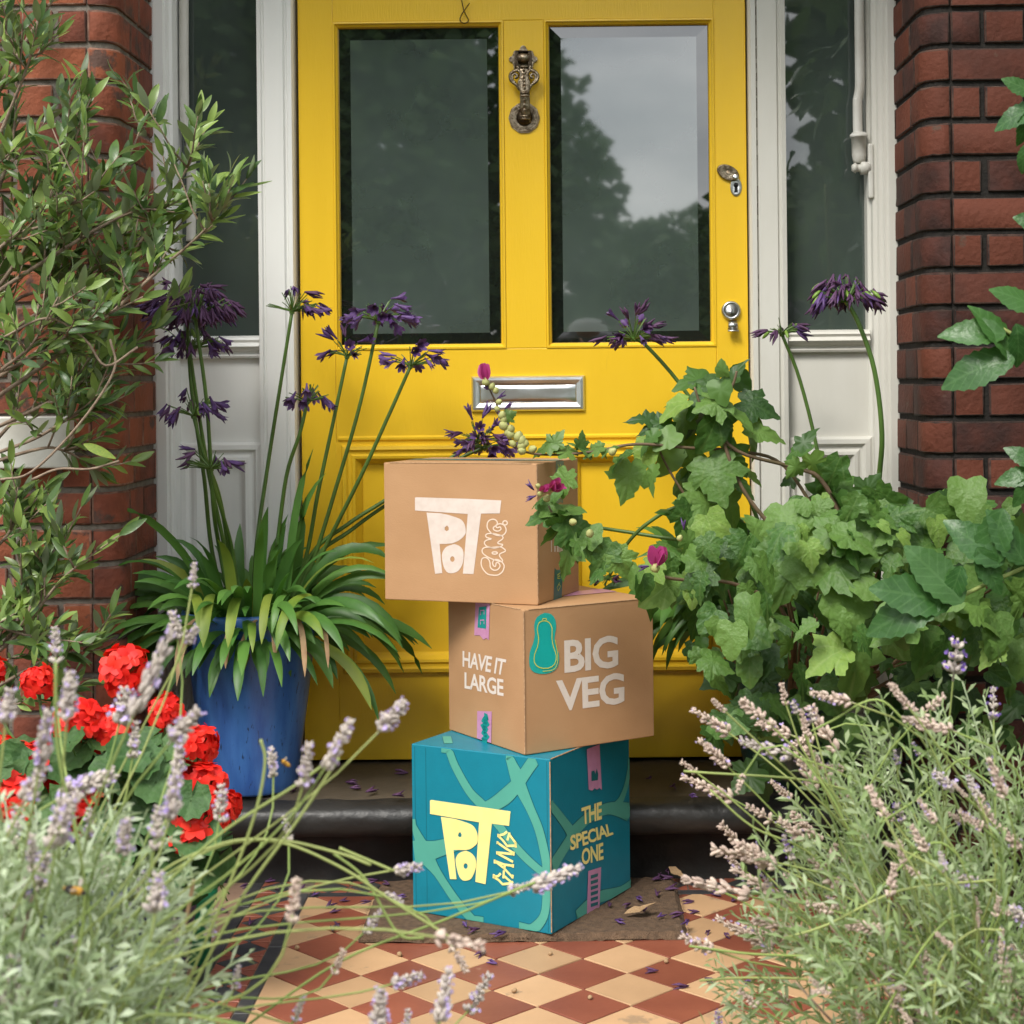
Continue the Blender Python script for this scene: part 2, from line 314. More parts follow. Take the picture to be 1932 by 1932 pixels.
# ------------------------------------------------------------------ ground and path
YD = 3.42
ZS = P(985, 1437, YD).z                     # top of the doorstep
g = props(MB().box(-40, 40, -60, 40, -.5, -.035).build('ground', M['grass']), kind='structure')
props(MB().box(-.78, -.60, .3, 3.25, -.034, -.012).build('flower_bed', M['soil']), kind='structure')
props(MB().box(-2.2, -.781, .3, 3.15, -.034, -.010).build('flower_bed', M['soil']), kind='structure')
props(MB().box(.78, 2.2, .3, 3.2, -.034, -.010).build('flower_bed', M['soil']), kind='structure')
FL = PZ(578, 1692); XL = PZ(521, 1810).x; XR = .50; YT = FL.y
TD = .1412; TX, TY = -.1208, 2.7749
path = props(MB().box(XL - .20, XR + .20, -3.0, 3.24, -.034, -.0022).build('path', M['grout']), kind='structure')
def clip(poly, x0, x1, y0, y1):
    for ax, lim, sg in ((0, x0, 1), (0, x1, -1), (1, y0, 1), (1, y1, -1)):
        o = []
        for i in range(len(poly)):
            a, b = poly[i], poly[(i + 1) % len(poly)]
            da, db = (a[ax] - lim) * sg, (b[ax] - lim) * sg
            if da >= 0: o.append(a)
            if (da >= 0) != (db >= 0):
                t = da / (da - db); o.append((a[0] + (b[0] - a[0]) * t, a[1] + (b[1] - a[1]) * t))
        poly = o
        if len(poly) < 3: return None
    return poly
def area(p): return abs(sum(p[i][0] * p[(i + 1) % len(p)][1] - p[(i + 1) % len(p)][0] * p[i][1] for i in range(len(p)))) / 2
tilecache = {}
def tile(poly, mt, th=.012):
    cx = sum(p[0] for p in poly) / len(poly); cy = sum(p[1] for p in poly) / len(poly)
    key = (mt, tuple((round(p[0] - cx, 4), round(p[1] - cy, 4)) for p in poly))
    if key not in tilecache:
        mb = MB(); q = [(p[0] - cx, p[1] - cy) for p in poly]
        n = len(q); ins = .0012
        def sh(k, z): return [(x * (1 - k / max(.004, math.hypot(x, y))), y * (1 - k / max(.004, math.hypot(x, y))), z) for x, y in q]
        vs = sh(.0, -th) + sh(.0, -.0012) + sh(ins, 0)
        mb.add(vs, [tuple(range(n)[::-1])] + [(r * n + i, r * n + (i + 1) % n, (r + 1) * n + (i + 1) % n, (r + 1) * n + i) for r in (0, 1) for i in range(n)] + [tuple(range(2 * n, 3 * n))])
        tilecache[key] = fixn(mb.mesh('tile', M[mt]))
    mm = Matrix.Translation((cx, cy, U(-.0006, .0006))) @ Matrix.Rotation(U(-.004, .004), 4, 'X') @ Matrix.Rotation(U(-.004, .004), 4, 'Y')
    inst('tile', tilecache[key], path, mm)
J = .0016; hd = TD / 2 - J * 1.2
for i in range(-6, 9):
    for j in range(-8, 6):
        for (ox, oy, mt) in ((0, .5, 'redtile'), (.5, 0, 'cream')):
            cx, cy = TX + (i + ox) * TD, TY + (j + oy) * TD
            if cy < 2.05: continue
            p = clip([(cx - hd, cy), (cx, cy - hd), (cx + hd, cy), (cx, cy + hd)], XL + J, XR - J, 1.9, YT - J)
            if p and area(p) > 2e-4: tile(p, mt)
# borders: strip, diamond band, strip, buff edging (left, right) and the cross band before the step
def band_x(xa, xb, y0, y1):                 # diamond band running along y, width xa..xb
    wd = xb - xa; n = max(1, int((y1 - y0) / .066)); st = (y1 - y0) / n
    for k in range(n):
        a = y1 - k * st; b = a - st; c = (a + b) / 2; xm = (xa + xb) / 2; e = .0012
        tile([(xa + e, c), (xm, b + e), (xb - e, c), (xm, a - e)], 'blacktile')
        tile([(xa + e, a - e * 2), (xa + e, c + e * 2), (xm - e * 2, a - e)], 'redtile'); tile([(xb - e, a - e * 2), (xm + e * 2, a - e), (xb - e, c + e * 2)], 'redtile')
        tile([(xa + e, b + e * 2), (xm - e * 2, b + e), (xa + e, c - e * 2)], 'redtile'); tile([(xb - e, b + e * 2), (xb - e, c - e * 2), (xm + e * 2, b + e)], 'redtile')
def strips(xa, xb, y0, y1, mt, ln=.15):
    y = y1
    while y > y0:
        b = max(y0, y - ln); tile([(xa + .001, b + .001), (xb - .001, b + .001), (xb - .001, y - .001), (xa + .001, y - .001)], mt); y = b
SB = .024
YE = 3.215
for s in (-1, 1):
    e = XL if s < 0 else XR
    def xx(a, b): return (e - b, e - a) if s < 0 else (e + a, e + b)
    strips(*xx(0, SB), 1.9, YT + SB, 'blacktile'); band_x(*xx(SB, SB + .072), 1.9, YE)
    strips(*xx(SB + .072, 2 * SB + .072), 1.9, YE, 'blacktile'); strips(*xx(2 * SB + .073, 2 * SB + .145), 1.9, YE, 'buff', .45)
x = XL
while x < XR:
    b = min(XR, x + .15); tile([(x + .001, YT + .001), (b - .001, YT + .001), (b - .001, YT + SB - .001), (x + .001, YT + SB - .001)], 'blacktile'); x = b
nb = int((XR - XL) / .066); st = (XR - XL) / nb
for k in range(nb):
    a = XL + k * st; b = a + st; c = (a + b) / 2; y0, y1 = YT + SB, YT + SB + .072; ym = (y0 + y1) / 2; e = .0012
    tile([(a + e, ym), (c, y0 + e), (b - e, ym), (c, y1 - e)], 'blacktile')
    for (q0, q1, q2) in (((a + e, y0 + e), (c - 2 * e, y0 + e), (a + e, ym - 2 * e)), ((b - e, y0 + e), (b - e, ym - 2 * e), (c + 2 * e, y0 + e)), ((a + e, y1 - e), (a + e, ym + 2 * e), (c - 2 * e, y1 - e)), ((b - e, y1 - e), (c + 2 * e, y1 - e), (b - e, ym + 2 * e))):
        tile([q0, q1, q2], 'redtile')

# ------------------------------------------------------------------ doorstep
XFL = P(297, 400, YD).x; XFR = P(1683, 400, YD).x           # brick reveals
prof = [(3.50, ZS), (3.36, ZS - .001), (3.20, ZS - .004), (3.165, ZS - .010)]
for k in range(9):
    t = math.radians(80 - k * 25); prof.append((3.152 - .027 * math.cos(t), ZS - .046 + .030 * math.sin(t)))
prof += [(3.175, ZS - .078), (3.195, ZS - .088), (3.208, ZS - .11), (3.216, .02), (3.212, .0), (3.212, -.03), (3.5, -.03)]
st = MB(); seg = 40
xs = [XFL + .003 + (XFR - XFL - .006) * i / seg for i in range(seg + 1)]
vs = []
for xv in xs:
    for (y, z) in prof: vs.append((xv, y + U(-.0022, .0022), z + U(-.0012, .0012)))
n = len(prof); st.add(vs, [(i * n + j, i * n + j + 1, (i + 1) * n + j + 1, (i + 1) * n + j) for i in range(seg) for j in range(n - 1)] + [tuple(range(n)), tuple(seg * n + j for j in range(n))[::-1]])
step = st.build('doorstep', [M['stepblack'], M['steptop']], smooth=True); props(step, kind='structure')
for p in step.data.polygons:
    if p.center.z > ZS - .009 and p.normal.z > .5 or (p.center.z > ZS - .009): p.material_index = 1
fixn(step.data)

# ------------------------------------------------------------------ brick piers
bcache = {}
def brickmesh(poly, h, mt, var):
    key = (tuple((round(a, 4), round(b, 4)) for a, b in poly), mt, var)
    if key in bcache: return bcache[key]
    mb = MB(); mb.extr([(a, b, 0) for a, b in poly], (0, 0, h)); me = fixn(mb.mesh('brick', [M[mt], M[mt + 'rim']]))
    bm = bmesh.new(); bm.from_mesh(me)
    rr = random.Random(var * 7 + len(bcache))
    es = [e for e in bm.edges if len(e.link_faces) == 2 and e.calc_face_angle() > .6]
    bmesh.ops.bevel(bm, geom=es, offset=.0022 + .0014 * rr.random(), segments=2, profile=.6, affect='EDGES', material=1)
    for v in bm.verts: v.co += V((rr.uniform(-1, 1), rr.uniform(-1, 1), rr.uniform(-1, 1))) * .0010
    bm.to_mesh(me); bm.free()
    me.polygons.foreach_set('use_smooth', [True] * len(me.polygons)); bcache[key] = me
    return me
def pier(side, xr, yf, mt, mo, label, pyj, pxj, zlo, zhi, width):
    t = thing('brick_pier', label, 'brick pier', (xr, yf, 0))
    r = .046; jt = .010
    # mortar core, recessed behind the brick faces
    e = .0055; pts = [(-width, e), (-r, e)]
    for k in range(7):
        a = math.pi / 2 * k / 6; pts.append((-r + (r - e) * math.sin(a), r - (r - e) * math.cos(a)))
    pts += [(-e, .55), (-width, .55)]
    def sx(p): return [(xr - side * q[0] if side > 0 else xr + q[0], yf + q[1]) for q in p]
    core = MB(); core.extr([(a, b, -.03) for a, b in sx(pts)], (0, 0, 3.0)); co = core.build('mortar', M[mo], t); fixn(co.data)
    ch = .0693 * (yf / 3.17) * 1.0
    z0 = P(pxj, pyj, yf).z
    k0 = int(math.floor((z0 - zlo) / ch))
    arc = [(-r + r * math.sin(math.pi / 2 * k / 5), r - r * math.cos(math.pi / 2 * k / 5)) for k in range(6)]
    for k in range(-3, k0 + 1):
        zt = z0 - k * ch - jt / 2; h = ch - jt
        odd = k % 2
        D = .074 if odd else .112
        fl = .050
        pieces = [[(-fl, .05), (-fl, 0)] + arc + [(0, D), (-.05, D)]]
        # face bricks
        lens = [.146, .072, .146, .072, .146, .072, .146] if odd else [.052, .070, .146, .072, .146, .072, .146]
        x = -fl - .0025
        for q, ln in enumerate(lens):
            ln2 = ln * U(.985, 1.015)
            if x - ln2 < -width: break
            pieces.append([(x - ln2, .08), (x - ln2, U(-.0015, .0015)), (x, U(-.0015, .0015)), (x, .08)]); x -= ln2 + jt * U(.8, 1.2) 
        # reveal bricks
        y = D + .006
        for ln in ((.098, .2) if odd else (.146, .2)):
            ln = min(ln, .34 - y)
            if ln > .02: pieces.append([(-.08, y), (0, y), (0, y + ln), (-.08, y + ln)]); y += ln + .006
        for q, pc in enumerate(pieces):
            pc = [(a if side < 0 else -a, b) for a, b in pc]
            cx = sum(p[0] for p in pc) / len(pc); cyy = sum(p[1] for p in pc) / len(pc)
            me = brickmesh([(round(a - cx, 3), round(b - cyy, 3)) for a, b in pc], h, mt, (k + q) % 3)
            mm = Matrix.Translation((xr + cx, yf + cyy, zt - h + U(-.0008, .0008))) @ Matrix.Rotation(U(-.006, .006), 4, 'Z') @ Matrix.Rotation(U(-.004, .004), 4, 'Y')
            inst('brick', me, t, mm)
    return t
pier(-1, XFL, 3.105, 'brick', 'mortar', 'left red brick pier with rounded corner and grey mortar behind the olive tree', 13.4, 200, .02, 1.75, .55)
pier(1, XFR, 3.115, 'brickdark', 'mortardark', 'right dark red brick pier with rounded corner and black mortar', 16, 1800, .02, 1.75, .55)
# walls of the house beyond the frame, and an unseen porch roof, added to shade the door top
hw = thing('house_front', 'red brick house front around the porch recess', 'house', (0, 3.6, 0))
def wallbox(x0, x1, y0, y1, z0, z1, mt='brick', nm='wall'): return MB().box(x0, x1, y0, y1, z0, z1).build(nm, M[mt], hw)
wallbox(-4.5, XFL - .552, 3.115, 3.72, -.03, 5.2); wallbox(XFR + .552, 4.5, 3.125, 3.76, -.03, 5.2)
wallbox(XFL - .551, XFR + .551, 3.13, 3.72, 2.98, 5.2); wallbox(XFL, XFR, 3.50, 3.72, -.03, 2.98, 'whiteshade', 'back_panel')
MB().box(XFL - .35, XFR + .35, 2.66, 3.10, 2.40, 2.50).build('porch_shade_roof', M['whiteshade'], hw)

# ------------------------------------------------------------------ door frame with side windows
df = thing('door_frame', 'white painted door frame with tall side windows either side of the yellow door', 'door frame', (0, YD, ZS))
def X(px, py=500): return P(px, py, YD).x
def Zp(py, px=985): return P(px, py, YD).z
ZT = 2.30
def plan(pts): return [(X(a), YD + b) for a, b in pts]
def vst(name, pts, z0, z1, mt='white'): 
    o = MB().vstrip(plan(pts), z0, z1).build(name, M[mt], df); fixn(o.data)
    return o
def flip(o):
    bm = bmesh.new(); bm.from_mesh(o.data)
    if sum(f.normal.y * f.calc_area() for f in bm.faces) > 0: bmesh.ops.reverse_faces(bm, faces=bm.faces)
    bm.to_mesh(o.data); bm.free()
# left outer post, left inner post, right inner post, right outer post (plan lines of px, depth)
po = [vst('post', [(288, .06), (292, -.03), (301, -.034), (318, -.034), (321, -.028), (325, -.028), (328, -.022), (333, -.020), (335, -.010), (337, .004), (338, .06)], ZS, ZT),
      vst('post', [(488, .06), (489, .0), (491, -.018), (498, -.020), (500, -.015), (503, -.015), (505, -.020), (540, -.020), (543, -.014), (546, -.014), (548, -.020), (556, -.020), (559, -.012), (561, .05)], ZS, ZT),
      vst('post', [(1413, .05), (1414, -.012), (1418, -.020), (1427, -.020), (1429, -.012), (1431, -.020), (1466, -.020), (1469, -.014), (1472, -.014), (1475, -.020), (1483, -.018), (1485, .0), (1486, .06)], ZS, ZT, 'whiteshade'),
      vst('post', [(1637, .06), (1638, .006), (1644, .002), (1646, -.010), (1653, -.012), (1656, -.020), (1662, -.021), (1665, -.028), (1670, -.028), (1673, -.034), (1688, -.034), (1693, -.030), (1697, .06)], ZS, ZT, 'whiteshade')]
for o in po: flip(o)
# paint crack on the right inner post
cr_ = MB()
for k in range(46):
    py = 20 + k * 21 + U(-5, 5)
    if R() < .3: continue
    a = P(1429 + (py - 500) * .004, py, YD - .0135); cr_.box(a.x - .0012 * U(.5, 1.6), a.x + .0012 * U(.5, 1.6), a.y - .0008, a.y + .001, a.z - .012 * U(.3, 1), a.z + .012 * U(.3, 1))
cr_.build('paint_crack', M['bronzedark'], po[2])
def side(xa, xb, mt, gl_pane_y, nm):
    xa, xb = X(xa), X(xb)
    pane = MB().add([(xa, YD + .035, Zp(628)), (xb, YD + .035, Zp(628)), (xb, YD + .035, ZT), (xa, YD + .035, ZT)], [(0, 1, 2, 3)]).build('side_window_pane', M['sideglass'], df)
    z1, z2 = Zp(628), Zp(830)
    rail = MB().hstrip([(YD + .036, z1 + .001), (YD + .012, z1), (YD - .004, z1 - .004), (YD - .010, z1 - .009), (YD - .006, z1 - .014), (YD - .008, z1 - .017), (YD - .014, z1 - .022), (YD - .008, z1 - .028), (YD + .002, z1 - .031), (YD + .003, z1 - .036), (YD - .004, z1 - .040), (YD - .002, z1 - .044), (YD + .010, z1 - .046)], xa, xb).build('window_sill', M[mt], df)
    MB().add([(xa, YD + .010, z2 - .004), (xb, YD + .010, z2 - .004), (xb, YD + .010, z1 - .045), (xa, YD + .010, z1 - .045)], [(0, 1, 2, 3)]).build('flat_panel', M[mt], df)
    pf = MB().frame(xa - .004, xb + .004, ZS + .05, z2, [(0, .0099), (0, .002), (.005, -.002), (.014, -.003), (.020, .004), (.024, .004), (.030, .000), (.036, -.001), (.041, .006), (.047, .016), (.052, .018)], YD).build('panel_moulding', M[mt], df)
    MB().add([(xa + .045, YD + .018, ZS + .10), (xb - .045, YD + .018, ZS + .10), (xb - .045, YD + .018, z2 - .05), (xa + .045, YD + .018, z2 - .05)], [(0, 1, 2, 3)]).build('recessed_panel', M[mt], df)
    MB().box(xa, xb, YD - .006, YD + .03, ZS, ZS + .05).build('bottom_rail', M[mt], df)
    for o in (rail, pf): fixn(o.data); flip(o)
side(337, 489, 'white', 0, 'l'); side(1485, 1639, 'whiteshade', 0, 'r')
MB().box(X(290), X(1695), YD - .03, YD + .06, Zp(-260), Zp(-190)).build('door_head', M['white'], df)
# painted pipes running down the side windows
def pipe(name, label, pts, r, mt='pipe'):
    t = thing(name, label, 'pipe', pts[0])
    MB().tube(smoothline(pts, 5), r, 12).build('pipe_run', M[mt], t, True)
    return t
Yp = YD - .004
pl = pipe('water_pipe', 'white painted pipe bending down inside the left side window', [P(x, y, YD + .012) for x, y in ((347, -260), (347, 0), (347, 120), (348, 215), (350, 235), (357, 255), (360, 275), (361, 330), (361, 420), (360, 455))], .0098)
pr = pipe('water_pipe', 'cream painted pipe ending in a valve in the right side window', [P(x, y, Yp) for x, y in ((1621, -260), (1621, 0), (1622, 120), (1622, 165), (1619, 185), (1618, 200), (1619, 300))], .0098)
a = P(1620, 254, Yp); b = P(1621, 303, Yp)
MB().tube([a + V((0, 0, .004)), a, a, a - V((0, 0, .006)), a - V((0, 0, .006)), b + V((0, 0, .01)), b, b - V((0, 0, .006))], [.013, .0175, .0175, .0175, .015, .0145, .0125, .010], 14).build('pipe_socket', M['pipe'], pr, True)
a = P(1607, 317, Yp - .004); b = P(1641, 317, Yp - .002)
MB().tube([a, a + (b - a) * .2, a + (b - a) * .25, a + (b - a) * .45, a + (b - a) * .5, b], [.006, .011, .008, .008, .014, .012], 12).build('valve', M['pipe'], pr, True)
MB().box(P(1636, 275, Yp).x, P(1646, 275, Yp).x, Yp - .012, Yp + .006, P(1640, 375, Yp).z, P(1640, 272, Yp).z).build('pipe_bracket', M['pipe'], pr, bevel=.003)

# ------------------------------------------------------------------ front door
fd = thing('front_door', 'bright yellow panelled front door with two tall glass panes', 'door', (X(985), YD, ZS))
x0, x1 = X(564), X(1412.5); gl = [(X(630, 350), X(952, 350)), (X(1029, 350), X(1349, 350))]
zt, zb = Zp(38), Zp(657)
def dbox(nm, a, b, z0, z1, y0=0, y1=.044):
    return MB().box(a, b, YD + y0, YD + y1, z0, z1).build(nm, M['yellow'], fd, bevel=.0015)
DT = Zp(-180)
dbox('stile', x0 + .002, gl[0][0], ZS + .006, DT); dbox('stile', gl[1][1], x1 - .002, ZS + .006, DT)
dbox('top_rail', gl[0][0], gl[1][1], zt, DT, .0005)
dbox('muntin', gl[0][1], gl[1][0], zb, zt, .0005)
px0, px1, px2, px3 = X(641), X(949), X(1054), X(1337)
zpt, zpb = Zp(836), Zp(1268)
dbox('lock_rail', gl[0][0], gl[1][1], zpt - .005, zb, .0005)
dbox('bottom_rail', gl[0][0], gl[1][1], ZS + .006, zpb + .005, .0005)
dbox('muntin', px1 - .005, px2 + .005, zpb, zpt, .0007)
MB().box(gl[0][0] + .001, gl[1][1] - .001, YD + .012, YD + .040, zpb - .01, zpt + .01).build('lower_panel', M['yellow'], fd)
bol = [(0, .004), (0, -.004), (.003, -.009), (.010, -.0105), (.014, -.006), (.019, -.0055), (.023, -.009), (.028, -.008), (.033, .000), (.038, .006), (.041, .0122)]
for (a, b) in ((px0, px1), (px2, px3)):
    o = MB().frame(a, b, zpb, zpt, bol, YD).build('panel_moulding', M['yellow'], fd); fixn(o.data); flip(o)
for (a, b) in ((gl[0][0] - .001, px0), (px3, gl[1][1] + .001)):
    MB().box(a - .002, b + .006, YD + .0004, YD + .03, zpb - .004, zpt + .004).build('panel_edge', M['yellow'], fd)
# drip line above the lower panels
MB().hstrip([(YD + .001, zpt + .018), (YD - .0035, zpt + .014), (YD - .0035, zpt + .010), (YD + .001, zpt + .006)], gl[0][0] + .004, gl[1][1] - .004).build('panel_bead', M['yellow'], fd)
for (a, b) in gl:
    o = MB().frame(a, b, zb, zt, [(0, .001), (0, -.0015), (.0035, -.002), (.006, .003), (.009, .006), (.0105, .014), (.0105, .03)], YD).build('glazing_bead', M['yellow'], fd); fixn(o.data); flip(o)
    a2, b2, c2, d2 = a + .009, b - .009, zb + .008, zt - .009
    bw = .0245
    pn = MB()
    pn.add([(a2 + bw, YD + .017, c2 + bw), (b2 - bw, YD + .017, c2 + bw), (b2 - bw, YD + .017, d2 - bw), (a2 + bw, YD + .017, d2 - bw)], [(0, 1, 2, 3)])
    gp = pn.build('glass_pane', M['film'], fd)
    bv = MB().frame(a2, b2, c2, d2, [(0, .0175), (bw, .017)], YD).build('bevelled_edge', M['clearglass'], gp); fixn(bv.data); flip(bv)
# letterbox
lx0, lx1, lz0, lz1 = X(890, 740), X(1103, 740), Zp(775.5), Zp(709.5)
lb = MB().frame(lx0, lx1, lz0, lz1, [(0, 0.0), (0, -.004), (.003, -.008), (.008, -.0085), (.014, -.0068), (.0165, -.0055), (.0165, -.002)], YD).build('letterbox', M['chrome'], fd); fixn(lb.data); flip(lb)
fl_ = MB(); nx, nz_ = 24, 8; a, b, c, d = lx0 + .018, lx1 - .018, lz0 + .018, lz1 - .018
vs = []
for i in range(nx + 1):
    for j in range(nz_ + 1):
        u, v = i / nx * 2 - 1, j / nz_ * 2 - 1
        vs.append((a + (b - a) * i / nx, YD - .0045 - .004 * max(0, 1 - u ** 8) * max(0, 1 - v ** 10) - .0006 * math.cos(u * 5.0) * (1 - v * v), c + (d - c) * j / nz_))
fl_.add(vs, [(i * (nz_ + 1) + j, (i + 1) * (nz_ + 1) + j, (i + 1) * (nz_ + 1) + j + 1, i * (nz_ + 1) + j + 1) for i in range(nx) for j in range(nz_)])
o = fl_.build('letter_flap', M['chrome'], lb, True); flip(o)
# lock with pull, keyhole with swing cover
def disc(mb, c, prof, n=24, sx=1.0, sz=1.0, rot=0.0):      # lathe about -Y at c; prof (r, depth)
    vs = []
    for r, y in prof:
        for k in range(n):
            t = 2 * math.pi * k / n; u, v = r * math.cos(t) * sx, r * math.sin(t) * sz
            vs.append((c[0] + u * math.cos(rot) - v * math.sin(rot), c[1] - y, c[2] + u * math.sin(rot) + v * math.cos(rot)))
    k = len(prof); mb.add(vs, [(i * n + j, i * n + (j + 1) % n, (i + 1) * n + (j + 1) % n, (i + 1) * n + j) for i in range(k - 1) for j in range(n)] + [tuple((k - 1) * n + j for j in range(n))])
    return mb
c = P(1379, 586, YD)
lk = disc(MB(), c, [(.0195, 0), (.0195, .004), (.0175, .0085), (.0145, .009), (.013, .006), (.0125, .0075), (.0, .008)]).build('lock_cylinder', M['steel'], fd, True); fixn(lk.data)
q = P(1382, 606, YD - .004)
kp = MB(); ys = [0, -.006, -.010, -.008, -.004, -.010, -.016]; zs = [0, -.004, -.008, -.012, -.016, -.019, -.021]
vs = []
for k in range(7):
    ww = .008 + .003 * (k / 6); vs += [(q.x - ww, q.y + ys[k], q.z + zs[k]), (q.x + ww, q.y + ys[k], q.z + zs[k])]
kp.add(vs, [(2 * k, 2 * k + 1, 2 * k + 3, 2 * k + 2) for k in range(6)]); ko = kp.build('finger_pull', M['steel'], lk, True)
sm = ko.modifiers.new('solid', 'SOLIDIFY'); sm.thickness = .002
c2 = c + V((0.001, -.0086, -.002)); MB().box(c2.x - .0012, c2.x + .0012, c2.y - .0004, c2.y, c2.z - .006, c2.z + .004).build('key_slot', M['black'], lk)
c = P(1388.5, 353, YD)
es = disc(MB(), c, [(.019, 0), (.019, .0015), (.0165, .003), (.014, .0025), (0, .0025)], 24, .62, 1.0).build('keyhole_plate', M['steel'], fd, True); fixn(es.data)
kh = disc(MB(), c + V((0, -.0026, .004)), [(.0052, 0), (.0052, .0004)], 16); kh.add([(c.x - .0028, c.y - .003, c.z + .003), (c.x + .0028, c.y - .003, c.z + .003), (c.x + .0038, c.y - .003, c.z - .011), (c.x - .0038, c.y - .003, c.z - .011)], [(0, 3, 2, 1)])
kh.build('keyhole', M['black'], es)
cc = P(1373.5, 326, YD - .003)
cv = disc(MB(), cc, [(.0185, 0), (.0185, .002), (.0165, .0035), (.0155, .003), (.0125, .0042), (.0115, .0036), (.0085, .0048), (.0075, .0042), (.004, .005), (0, .005)], 28, 1.28, .80, math.radians(-27)).build('keyhole_cover', M['bronze'], es, True); fixn(cv.data)
disc(MB(), P(1387.5, 334, YD - .005), [(.006, 0), (.006, .003), (.004, .0045), (0, .0045)], 16).build('pivot_screw', M['steel'], es, True)

# knocker
def KZ(x, y): return P(931.66 + x * 160 / 1145 * .717416 + 0.0, 71.74 + y * .10025, YD)
def KZ(x, y): return P((1300 + x * 160 / 1145) * .717416, (100 + y * 270 / 1932) * .717416, YD)
kn = MB()
def slab(mb, pts, y0, y1):
    mb.extr([(KZ(x, y).x, YD - y1, KZ(x, y).z) for x, y in pts], (0, y1 - y0, 0))
def sc(cx, cy, r, n, a0, a1): return [(cx + r * math.cos(math.radians(a0 + (a1 - a0) * k / n)), cy + r * math.sin(math.radians(a0 + (a1 - a0) * k / n))) for k in range(n + 1)]
tp = sc(545, 205, 62, 4, 180, 360) + [(640, 245), (722, 245), (740, 300)] + sc(755, 405, 60, 5, -90, 90) + [(735, 500), (730, 590), (690, 610), (390, 600), (365, 590), (355, 500)] + sc(330, 405, 58, 5, 90, 270) + [(350, 310), (370, 245), (455, 240)]
plate = MB(); slab(plate, tp, 0, .004)
kroot = plate.build('knocker', M['bronze'], fd, bevel=.001); fixn(kroot.data)
b_ = MB(); slab(b_, [(395, 265), (455, 265), (455, 580), (385, 580)], .004, .020); slab(b_, [(640, 265), (700, 265), (710, 580), (640, 580)], .004, .020); slab(b_, [(395, 262), (700, 262), (700, 285), (395, 285)], .004, .018)
o = b_.build('hinge_bracket', M['bronzedark'], kroot, bevel=.001); fixn(o.data)
a, b = KZ(440, 400), KZ(655, 400); hb = MB().tube([(a.x, YD - .014, a.z), (b.x, YD - .014, b.z)], .010, 14).build('hinge_barrel', M['bronze'], kroot, True)
arm = MB()
core = [(470, 545, .014), (470, 620, .020), (478, 800, .026), (490, 1040, .027), (488, 1160, .026), (495, 1350, .022), (500, 1500, .016), (520, 1600, .008)]
def xr_(x, y): return 1140 - x + (y - 590) * .035
L_ = []
for x, y, d in core: L_.append((x, y, d))
vs = []
for x, y, d in L_:
    xr2 = 645 + (y - 545) * .045
    for (xx_, dd) in ((x, d - .006), (x, d), (x + 18, d + .0015), ((x + xr2) / 2, d + .003), (xr2 - 18, d + .0015), (xr2, d), (xr2, d - .006)):
        q = KZ(xx_, y); vs.append((q.x, YD - dd, q.z))
arm.add(vs, [(i * 7 + j, i * 7 + j + 1, (i + 1) * 7 + j + 1, (i + 1) * 7 + j) for i in range(len(L_) - 1) for j in range(6)])
o = arm.build('striker_arm', M['bronze'], kroot); fixn(o.data); flip(o); o.modifiers.new('s', 'SOLIDIFY').thickness = .003
orn = MB()
def kt(pts, r, d): orn.tube([(KZ(x, y).x, YD - d, KZ(x, y).z) for x, y in pts], r, 6)
for s in (-1, 1):
    def mxp(pts): return [((x if s < 0 else 1122 - x + 6), y) for x, y in pts]
    kt(mxp(smooth2 := [(x.x, x.y) for x in smoothline([(430, 570, 0), (455, 600, 0), (445, 640, 0), (390, 655, 0), (325, 700, 0), (300, 770, 0), (330, 850, 0), (390, 895, 0), (440, 940, 0), (480, 1010, 0)], 3)]), .0034, .022)
    kt(mxp([(x.x, x.y) for x in smoothline([(400, 890, 0), (350, 830, 0), (345, 750, 0), (395, 710, 0), (440, 745, 0), (425, 785, 0), (395, 775, 0)], 3)]), .0030, .022)
    kt(mxp([(x.x, x.y) for x in smoothline([(455, 640, 0), (510, 720, 0), (505, 800, 0), (475, 870, 0), (480, 960, 0), (510, 1030, 0)], 3)]), .0036, .024)
for k in range(6): 
    q = KZ(562 + k * 3, 660 + k * 66); disc(orn, (q.x, YD - .029, q.z), [(.004, 0), (.003, .0015), (0, .002)], 8, .8, 1.3)
for k in range(3):
    q = KZ(580, 1210 + k * 95); disc(orn, (q.x, YD - .0265 + k * .002, q.z), [(.0048, 0), (.0038, .0015), (0, .002)], 8, .9, 1.4)
for y, d in ((575, .0215), (1075, .030), (1130, .030), (1500, .020), (1540, .018)):
    kt([(490 if y < 900 else 498, y), (640 if y < 900 else 670, y)], .0026, d)
o = orn.build('scroll_ornament', M['bronze'], kroot, True); fixn(o.data)
bo = MB(); n = 40; vs = []
for r, y in ((148, .0), (148, .003), (180, .0035), (185, .005), (205, .005), (210, .0035), (235, .0035), (240, .005), (262, .005), (270, .003), (285, .003), (290, 0)):
    for k in range(n):
        t = 2 * math.pi * k / n; rr = r * (1 + (.02 * math.cos(10 * t) if r > 240 else 0)); q = KZ(562 + rr * math.cos(t), 1505 + rr * math.sin(t)); vs.append((q.x, YD - y, q.z))
bo.add(vs, [(i * n + j, i * n + (j + 1) % n, (i + 1) * n + (j + 1) % n, (i + 1) * n + j) for i in range(11) for j in range(n)])
for k in range(28):
    t = 2 * math.pi * k / 28; q = KZ(562 + 222 * math.cos(t), 1505 + 222 * math.sin(t)); disc(bo, (q.x, YD - .0035, q.z), [(.0016, 0), (.0012, .0012), (0, .0014)], 6)
o = bo.build('strike_ring', M['bronze'], kroot); fixn(o.data)
q = KZ(570, 1500); o = disc(MB(), (q.x, YD, q.z), [(.0165, 0), (.0165, .006), (.013, .012), (.006, .015), (0, .016)], 20).build('strike_boss', M['bronzedark'], kroot, True)
